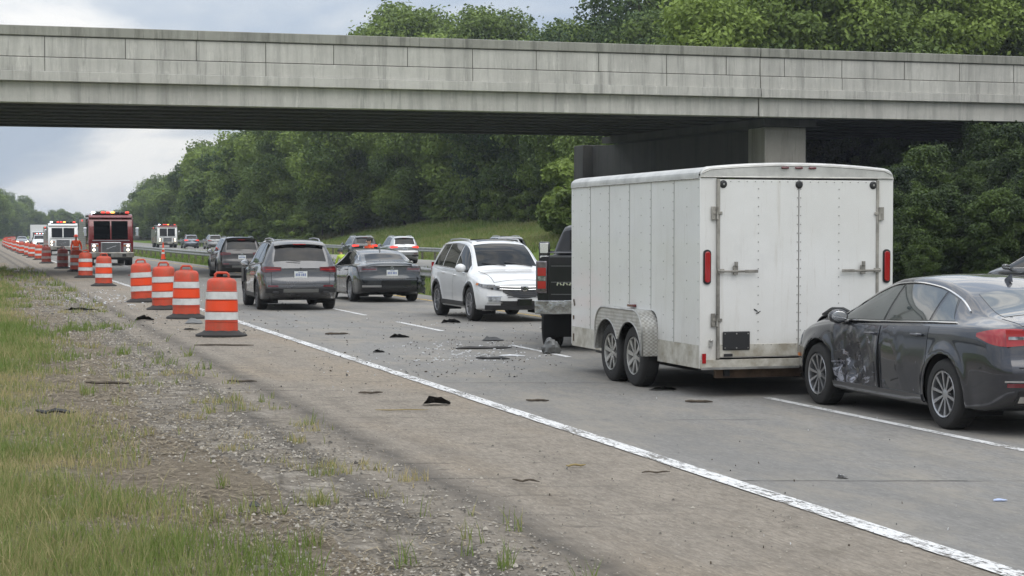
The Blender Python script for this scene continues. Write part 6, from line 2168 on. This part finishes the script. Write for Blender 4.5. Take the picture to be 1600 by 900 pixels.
for k in range(30):
    yy = 134 + k * 12.5
    o = copy_tree(proto)
    o['label'] = 'small distant drum in the long orange and white line that runs to the horizon'
    o.location = (4.75 + .0 * k + bend(yy) + rng.uniform(-.12, .12), yy + rng.uniform(-1.5, 1.5), 0)
    o.rotation_euler = (0, 0, rng.uniform(0, 3))
# tall cone at the median edge
root = empty('traffic_cone'); tag(root, 'tall orange channelizer cone with white bands beside the median grass', 'cone')
MB().lathe([(.17, .04), (.12, .35), (.085, .75), (.05, 1.08), (.02, 1.14), (0, 1.14)], 24).build('cone_body', M_orange_br, root)
for z0, z1 in ((.42, .55), (.72, .84)):
    r0, r1 = np.interp(z0, [.04, .35, .75, 1.08], [.17, .12, .085, .05]) + .008, np.interp(z1, [.04, .35, .75, 1.08], [.17, .12, .085, .05]) + .008
    MB().lathe([(r0, z0), (r1, z1)], 24).build('white_band', M_band, root)
q = MB(); q.box((0, 0, .025), (.45, .45, .05)); q.build('rubber_base', M_rubber, root, bevel=.01)
q = MB(); q.lathe([(.03, 1.12), (.055, 1.15), (.055, 1.2), (.03, 1.22), (0, 1.22)], 12); q.build('top_knob', M_orange_br, root)
p = at(255, 406); root.location = (p[0], p[1], 0)
# road flare burning on the lane
root = empty('road_flare'); tag(root, 'burning road flare with a small orange flame on the lane behind the drums', 'flare')
MB().tube([(-.14, 0, .02), (.12, 0, .03)], .018, 8).build('flare_stick', M_red, root)
q = MB(); q.lathe([(0, 0), (.045, .03), (.05, .07), (.02, .13), (0, .17)], 10, 'z', (.14, 0, .02)); q.build('flame', M_amber_on, root)
p = at(205.5, 431); root.location = (p[0], p[1], 0.01)

# ------------------------------------------------------------------ people
M_skin = mat('skin', (0.42, 0.25, 0.18), 0.6)
M_hair = mat('dark_hair', (0.02, 0.015, 0.012), 0.7)
M_hivis = mat('orange_work_clothes', (0.8, 0.085, 0.015), 0.8, var=0.3, vscale=6)
M_lime = mat('yellow_green_vest_cloth', (0.42, 0.55, 0.06), 0.8, var=0.25, vscale=6)
M_trous = mat('dark_trousers', (0.025, 0.027, 0.035), 0.9)
M_boot = mat('black_boots', (0.015, 0.014, 0.013), 0.7)
M_refl = mat('silver_reflective_tape', (0.55, 0.56, 0.55), 0.3, 0.3)
def person(label, x, y, face, joints, top_m, leg_m, hair=True, helmet=None, scale=1.0, stripes=True):
    """one continuous skinned body; joints overrides the standing skeleton; the figure faces local +x"""
    J = {'pelvis': (0, 0, .95, .135), 'waist': (0, 0, 1.12, .13), 'chest': (.01, 0, 1.32, .155), 'neck0': (0, 0, 1.47, .075), 'neck': (.01, 0, 1.54, .055), 'head': (.02, 0, 1.64, .088), 'crown': (.015, 0, 1.71, .08),
         'hipL': (0, .1, .9, .1), 'kneeL': (.02, .12, .5, .065), 'ankL': (-.02, .13, .1, .045), 'toeL': (.14, .14, .04, .04),
         'hipR': (0, -.1, .9, .1), 'kneeR': (.02, -.12, .5, .065), 'ankR': (-.02, -.13, .1, .045), 'toeR': (.14, -.14, .04, .04),
         'shL': (0, .19, 1.42, .068), 'elL': (-.02, .27, 1.14, .048), 'wrL': (.08, .26, .9, .032), 'haL': (.11, .25, .84, .036),
         'shR': (0, -.19, 1.42, .068), 'elR': (-.02, -.27, 1.14, .048), 'wrR': (.08, -.26, .9, .032), 'haR': (.11, -.25, .84, .036)}
    J.update(joints)
    E = [('pelvis', 'waist'), ('waist', 'chest'), ('chest', 'neck0'), ('neck0', 'neck'), ('neck', 'head'), ('head', 'crown')]
    for s_ in 'LR': E += [('pelvis', 'hip' + s_), ('hip' + s_, 'knee' + s_), ('knee' + s_, 'ank' + s_), ('ank' + s_, 'toe' + s_),
                          ('chest', 'sh' + s_), ('sh' + s_, 'el' + s_), ('el' + s_, 'wr' + s_), ('wr' + s_, 'ha' + s_)]
    names = list(J)
    me = bpy.data.meshes.new('skeleton')
    me.from_pydata([J[n][:3] for n in names], [(names.index(a), names.index(b)) for a, b in E], [])
    ob = bpy.data.objects.new('person_body', me); COL.objects.link(ob)
    md = ob.modifiers.new('skin', 'SKIN')
    if not me.skin_vertices: 
        bpy.context.view_layer.objects.active = ob
    for i, n in enumerate(names):
        sv_ = me.skin_vertices[0].data[i]
        sv_.radius = (J[n][3], J[n][3]); sv_.use_root = (n == 'pelvis')
    ss = ob.modifiers.new('sub', 'SUBSURF'); ss.levels = 2; ss.render_levels = 2
    dg = bpy.context.evaluated_depsgraph_get(); dg.update()
    ev = bpy.data.meshes.new_from_object(ob.evaluated_get(dg))
    bpy.data.objects.remove(ob, do_unlink=True)
    V = [tuple(v_.co) for v_ in ev.vertices]; F = [tuple(p_.vertices) for p_ in ev.polygons]
    mb = MB(); mb.add(V, F)
    for s_, sg in (('L', 1), ('R', -1)):      # five fingers on each hand
        w_, h_ = Vector(J['wr' + s_][:3]), Vector(J['ha' + s_][:3])
        d_ = (h_ - w_).normalized(); side = d_.cross(Vector((0, sg, 0))).normalized()
        for k in range(4):
            b0 = h_ + side * (.026 - .0175 * k); ln = (.07, .08, .075, .058)[k]
            mb.tube([b0, b0 + d_ * ln * .55, b0 + d_ * ln * .95 + Vector((0, -sg * .015, 0))], [.0095, .009, .007], 6)
        mb.tube([h_ - d_ * .03 + side * .03, h_ + side * .05 + d_ * .01, h_ + side * .05 + d_ * .035], [.012, .010, .008], 6)
    # nose and ears
    hx, hy, hz, hr = J['head']
    mb.ball((hx + .105, hy, hz), (.018, .014, .022), 8, 6); mb.ball((hx, hy + .095, hz), (.02, .012, .03), 8, 6); mb.ball((hx, hy - .095, hz), (.02, .012, .03), 8, 6)
    root = mb.build('person', M_skin, None, sharp=60)
    me = root.data
    for mm in (top_m, leg_m, M_boot, M_hair): me.materials.append(mm)
    nz = J['neck'][2]
    foot = J['ankL'][2] + .03
    pz = J['pelvis'][2]
    hands = [Vector(J['ha' + s_][:3]) for s_ in 'LR']
    wr_ = [Vector(J['wr' + s_][:3]) for s_ in 'LR']
    for p_ in me.polygons:
        c = p_.center
        near_hand = any((c - a).length < .13 and (c - b).length > .03 for a, b in zip(hands, wr_))
        if (c - Vector(J['head'][:3])).length < .17 and c.z > nz - .01: k = 4 if hair and (c.z > hz + .045 or c.x < hx - .03) else 0
        elif near_hand: k = 0
        elif c.z < foot: k = 3
        elif c.z < pz - .06 and not any((c - Vector(J['el' + s_][:3])).length < .2 or (c - Vector(J['wr' + s_][:3])).length < .15 for s_ in 'LR'): k = 2
        else: k = 1
        p_.material_index = k
    if helmet:
        q = MB(); q.lathe([(.14, -.005), (.12, .0), (.112, .05), (.085, .1), (.04, .125), (0, .13)], 20, 'z', (J['crown'][0], J['crown'][1], J['crown'][2] - .03)); q.build('helmet', helmet, root)
    if hair:
        q = MB(); q.ball((J['crown'][0] - .02, J['crown'][1], J['crown'][2] - .015), (.112, .1, .1), 14, 9); q.build('hair', M_hair, root)
    e_ = MB()
    for yy in (-.033, .033): e_.ball((hx + .088, hy + yy, hz + .015), (.008, .011, .008), 8, 6)
    e_.box((hx + .09, hy, hz - .045), (.012, .045, .008)); e_.build('face_features', M_boot, root)
    if stripes:
        q = MB()
        cx, cy, cz, cr = J['waist']
        q.lathe([(cr + .035, -.02), (cr + .035, .02)], 24, 'z', (cx, cy, cz)); q.build('reflective_stripe', M_refl, root)
    root.location = (x, y, 0); root.rotation_euler = (0, 0, face); root.scale = (scale,) * 3
    tag(root, label, 'person')
    return root
person('person in orange work jacket with dark hair, seen behind the slate sedan roof', 12.95, 60.5, R(200), {'haL': (.26, .2, 1.1, .036), 'wrL': (.2, .22, 1.1, .032), 'elL': (-.01, .27, 1.13, .048)}, M_hivis, M_trous, scale=.97)
person('person in yellow-green vest stooping beside the guardrail, left of the person in orange', 12.75, 63.5, R(110),
       {'waist': (.08, 0, 1.06, .13), 'chest': (.24, 0, 1.17, .155), 'neck0': (.35, 0, 1.26, .075), 'neck': (.39, 0, 1.31, .055), 'head': (.45, 0, 1.38, .088), 'crown': (.475, 0, 1.445, .08),
        'shL': (.3, .19, 1.22, .068), 'elL': (.36, .25, .95, .048), 'wrL': (.5, .2, .78, .032), 'haL': (.54, .18, .72, .036),
        'shR': (.3, -.19, 1.22, .068), 'elR': (.36, -.25, .95, .048), 'wrR': (.5, -.2, .78, .032), 'haR': (.54, -.18, .72, .036)}, M_lime, M_trous, hair=False, helmet=M_black, scale=.86)
p = at(119.5, 418)
person('firefighter in orange overalls walking beside the red fire engine at the drums', p[0] + .1, p[1] + 2, R(-105), {'kneeL': (.14, .11, .52, .065), 'ankL': (.1, .12, .1, .045), 'toeL': (.26, .13, .04, .04), 'kneeR': (-.02, -.12, .5, .065), 'ankR': (-.22, -.12, .13, .045), 'toeR': (-.08, -.13, .04, .04),
       'elL': (-.1, .27, 1.16, .048), 'wrL': (-.04, .29, .92, .032), 'haL': (-.02, .29, .85, .036)}, M_hivis, M_hivis, hair=False, helmet=M_orange_br)

# ------------------------------------------------------------------ debris
M_deb = mat('torn_black_plastic', (0.028, 0.027, 0.026), 0.6, var=-1.0, vscale=9)
M_deb_br = mat('dirty_brown_debris', (0.09, 0.07, 0.05), 0.9, var=0.5, vscale=12)
M_deb_wh = mat('broken_white_plastic', (0.6, 0.6, 0.6), 0.5, var=0.3, vscale=12)
M_deb_gr = mat('crumpled_grey_sheeting', (0.12, 0.12, 0.115), 0.35, 0.2, var=-0.9, vscale=10)
M_tape = mat('yellowed_dry_stick', (0.25, 0.19, 0.08), 0.8)
def shard(name, u, v, L, W_, H_, seed, m, label, cat, rz=None):
    g = np.random.default_rng(seed)
    p = at(u, v)
    if L > .35: L *= .8; W_ *= .8
    nu, nv = 9, 5
    P = []
    for i in range(nu):
        a = i / (nu - 1)
        w = W_ * (math.sin(PI * min(1, max(0.0, a * .9 + .06))) ** .6) * (0.8 + .3 * g.random()) + .004
        row = []
        for j in range(nv):
            b = j / (nv - 1) * 2 - 1
            z = .62 * H_ * (.55 + .45 * g.random()) * (1 - .75 * b * (1 if seed % 2 else -1)) * math.sin(PI * (a ** .7) * .9 + .1) + .008
            row.append((L * (a - .5) + .02 * g.normal() * L, w * b / 2, z))
        P.append(row)
    mb = MB().grid(P); mb.grid([[(q_[0], q_[1], max(.002, q_[2] - .012)) for q_ in r_][::-1] for r_ in P])
    o = mb.build(name, m, None, sharp=25)
    o.location = (p[0], p[1], .004)
    o.rotation_euler = (0, 0, (-YAW + g.uniform(-.3, .3)) if rz is None else rz)
    tag(o, label, cat)
    return o
def strip_deb(name, u, v, L, W_, seed, m, label, cat, rz=None, H_=.02):
    g = np.random.default_rng(seed)
    p = at(u, v)
    pts = [(L * (t - .5), W_ * 1.2 * math.sin(3 * t + seed) * g.uniform(.3, 1), .015 + H_ * abs(math.sin(5 * t + seed))) for t in np.linspace(0, 1, 9)]
    mb = MB().tube(pts, [W_ * .3, W_ * .5, W_ * .62, W_ * .5, W_ * .66, W_ * .5, W_ * .6, W_ * .42, W_ * .2], 6)
    mb.v = [(a, b, max(.003, c * .8)) for a, b, c in mb.v]
    o = mb.build(name, m, None, sharp=30)
    o.location = (p[0], p[1], .004); o.rotation_euler = (0, 0, (-YAW + g.uniform(-.15, .15)) if rz is None else rz)
    return tag(o, label, cat)
shard('plastic_fragment', 682, 633, .30, .2, .1, 1, M_deb, 'black curled plastic fragment on the tan shoulder near the middle', 'debris')
strip_deb('rubber_strip', 88, 648, .42, .05, 2, M_deb, 'black rubber strip lying across the roadside grass at left', 'debris', H_=.04)
shard('plastic_fragment', 226, 501, .5, .3, .12, 3, M_deb, 'dark folded fragment left of the nearest drums', 'debris')
shard('plastic_fragment', 303, 506, .45, .28, .13, 4, M_deb_gr, 'grey-topped fragment between the two nearest drums', 'debris')
shard('plastic_fragment', 299, 516, .3, .14, .04, 5, M_deb, 'small flat dark fragment just left of the nearest drum base', 'debris')
strip_deb('trim_strip', 350, 541, 1.0, .035, 6, M_deb_br, 'long thin brown trim strip in front of the nearest drum', 'debris', H_=.008)
strip_deb('trim_strip', 378, 598, .38, .03, 7, M_deb_br, 'thin dark trim strip on the shoulder below the nearest drum', 'debris', H_=.01)
strip_deb('trim_strip', 168, 601, .55, .04, 8, M_deb_br, 'dark strip on the broken gravel at left', 'debris', H_=.015)
shard('plastic_fragment', 128, 485, 1.1, .35, .07, 9, M_deb, 'long dark torn fragment on the gravel far left of the drums', 'debris')
strip_deb('trim_strip', 579, 616, .28, .03, 10, M_deb_br, 'short brown strip on the tan shoulder left of the black curled fragment', 'debris', H_=.01)
strip_deb('stick', 628, 643, .55, .014, 11, M_tape, 'thin pale stick on the shoulder below the black curled fragment', 'stick', H_=.005)
strip_deb('stick', 900, 731, .16, .02, 12, M_tape, 'small yellowish stick on the tan shoulder', 'stick', H_=.012)
strip_deb('stick', 1025, 742, .22, .015, 13, M_deb_br, 'dark twig on the shoulder near the edge line', 'stick', H_=.012)
strip_deb('stick', 822, 756, .2, .018, 14, M_deb_br, 'dark bent twig on the shoulder left of the yellowish stick', 'stick', H_=.02)
shard('plastic_fragment', 624, 528, .42, .12, .07, 15, M_deb, 'small black upturned fragment in the middle of the near lane', 'debris')
strip_deb('trim_strip', 526, 523, .42, .05, 16, M_deb_br, 'grey-brown strip on the lane between the grey SUV and drum', 'debris', H_=.01)
shard('plastic_fragment', 592, 551, .18, .14, .05, 17, M_deb, 'tiny black lump near the edge line beyond the shoulder', 'debris')
shard('plastic_fragment', 771, 533, .48, .2, .08, 18, M_deb, 'black block-like fragment on the lane in front of the white SUV', 'debris')
strip_deb('trim_strip', 756, 546, .9, .06, 19, M_deb, 'long dark strip on the lane in front of the white SUV', 'debris', H_=.015)
strip_deb('trim_strip', 770, 562, .5, .05, 20, M_deb, 'dark strip left of the crumpled sheet by the truck wheel', 'debris', H_=.015)
shard('plastic_fragment', 705, 505, .5, .3, .1, 21, M_deb, 'dark crumpled fragment beside the white SUV front wheel', 'debris')
shard('white_fragment', 800, 557, .5, .1, .02, 22, M_deb_wh, 'flat white plastic fragment on the lane left of the truck wheel', 'debris')
shard('white_fragment', 1316, 748, .09, .07, .03, 23, M_deb_wh, 'tiny white plastic chip on the lane below the grey sedan', 'debris')
shard('white_fragment', 1563, 784, .10, .04, .01, 24, mat('pale_blue_plastic', (.35, .42, .6), .5), 'tiny pale blue chip on the lane at the right edge', 'debris')
shard('plastic_fragment', 1035, 610, .42, .2, .05, 25, M_deb, 'black torn rubber fragment on the road beside the trailer wheels', 'debris')
strip_deb('trim_strip', 1092, 630, .3, .035, 26, M_deb_br, 'short brown strip on the road in front of the trailer corner', 'debris', H_=.008)
strip_deb('trim_strip', 840, 628, .25, .03, 27, M_deb_br, 'small brown strip on the lane beyond the edge line', 'debris', H_=.008)
shard('plastic_fragment', 397, 793, .08, .06, .03, 28, M_deb, 'small dark pebble-like chip on the gravel at lower left', 'debris')
# crumpled wad by the truck wheel and another under the bumper of the white SUV
def wad(u, v, r, seed, label, m=M_deb_gr, sz=1.1):
    g = np.random.default_rng(seed)
    p = at(u, v)
    mb = MB().ball((0, 0, 0), 1.0, 22, 14)
    ph = g.uniform(0, 6, 6)
    out = []
    for x, y, z in mb.v:
        k = 1 + .16 * math.sin(3.1 * x + 2.3 * z + ph[0]) + .10 * math.sin(7 * y + 5 * z + ph[1]) + .07 * math.sin(11 * x - 9 * z + ph[2]) + .05 * math.sin(17 * y + 8 * x + ph[3])
        k *= 1 - .25 * max(0, z)
        out.append((x * r * k, y * r * k * .8, max(-r * .7, z * r * k * sz) + r * .7))
    mb.v = out
    o = mb.build('crumpled_sheeting', m, None, sharp=22)
    o.location = (p[0], p[1], .006)
    return tag(o, label, 'debris')
wad(861, 553, .145, 3, 'crumpled grey sheeting lump on the road against the truck rear wheel')
# countless small chips
def chips():
    mb = MB()
    g = np.random.default_rng(5)
    spots = []
    for _ in range(420):
        u, v = g.uniform(20, 480), g.uniform(438, 520)
        spots.append((at(u, v), 1.0))
    for _ in range(360):
        u, v = g.normal(690, 110), g.uniform(488, 590)
        if 500 < u < 880: spots.append((at(u, v), .6))
    for _ in range(90): spots.append((at(g.uniform(400, 900), g.uniform(500, 620)), .4))
    for _ in range(110): spots.append((at(g.uniform(350, 1500), g.uniform(600, 890)), .22))
    for p, s_ in spots:
        L = g.uniform(.012, .045) * s_ * (1.5 if g.random() < .1 else 1)
        if p[0] < 1.0 or p[0] > 13: continue
        a = g.uniform(0, PI)
        mb.box((p[0], p[1], .012), (L, L * g.uniform(.3, .9), g.uniform(.006, .018)), (g.uniform(-.3, .3), g.uniform(-.3, .3), a), (g.uniform(.4, 1), g.uniform(.4, 1)))
    half = len(mb.f)
    o = mb.build('small_debris', None, None, sharp=None)
    me = o.data
    for mm in (M_deb, M_deb_br, M_deb_wh, M_deb_gr): me.materials.append(mm)
    k = 0
    for i in range(0, len(me.polygons), 6):
        k = int(g.choice(4, p=[.24, .38, .16, .22]))
        for j in range(6): me.polygons[i + j].material_index = k
    tag(o, 'countless small broken chips scattered over the lanes and the shoulder', 'debris', kind='stuff')
chips()
def glass_field():
    mb = MB(); g = np.random.default_rng(9)
    for _ in range(330):
        if g.random() < .5: u, v = g.normal(150, 60), g.normal(466, 7)
        else: u, v = g.normal(735, 55), g.uniform(535, 565)
        if u < 20: continue
        p = at(u, max(v, 440)); L = g.uniform(.015, .05) * (1.8 if u < 400 else 1)
        if p[0] < 1.2: continue
        mb.box((p[0], p[1], .012), (L, L * .5, .012), (g.uniform(-.3, .3), g.uniform(-.3, .3), g.uniform(0, 3)), (.6, .5))
    o = mb.build('broken_glass', M_deb_wh, None, sharp=None)
    tag(o, 'pale broken glass and plastic bits strewn on the gravel and lane', 'debris', kind='stuff')
glass_field()
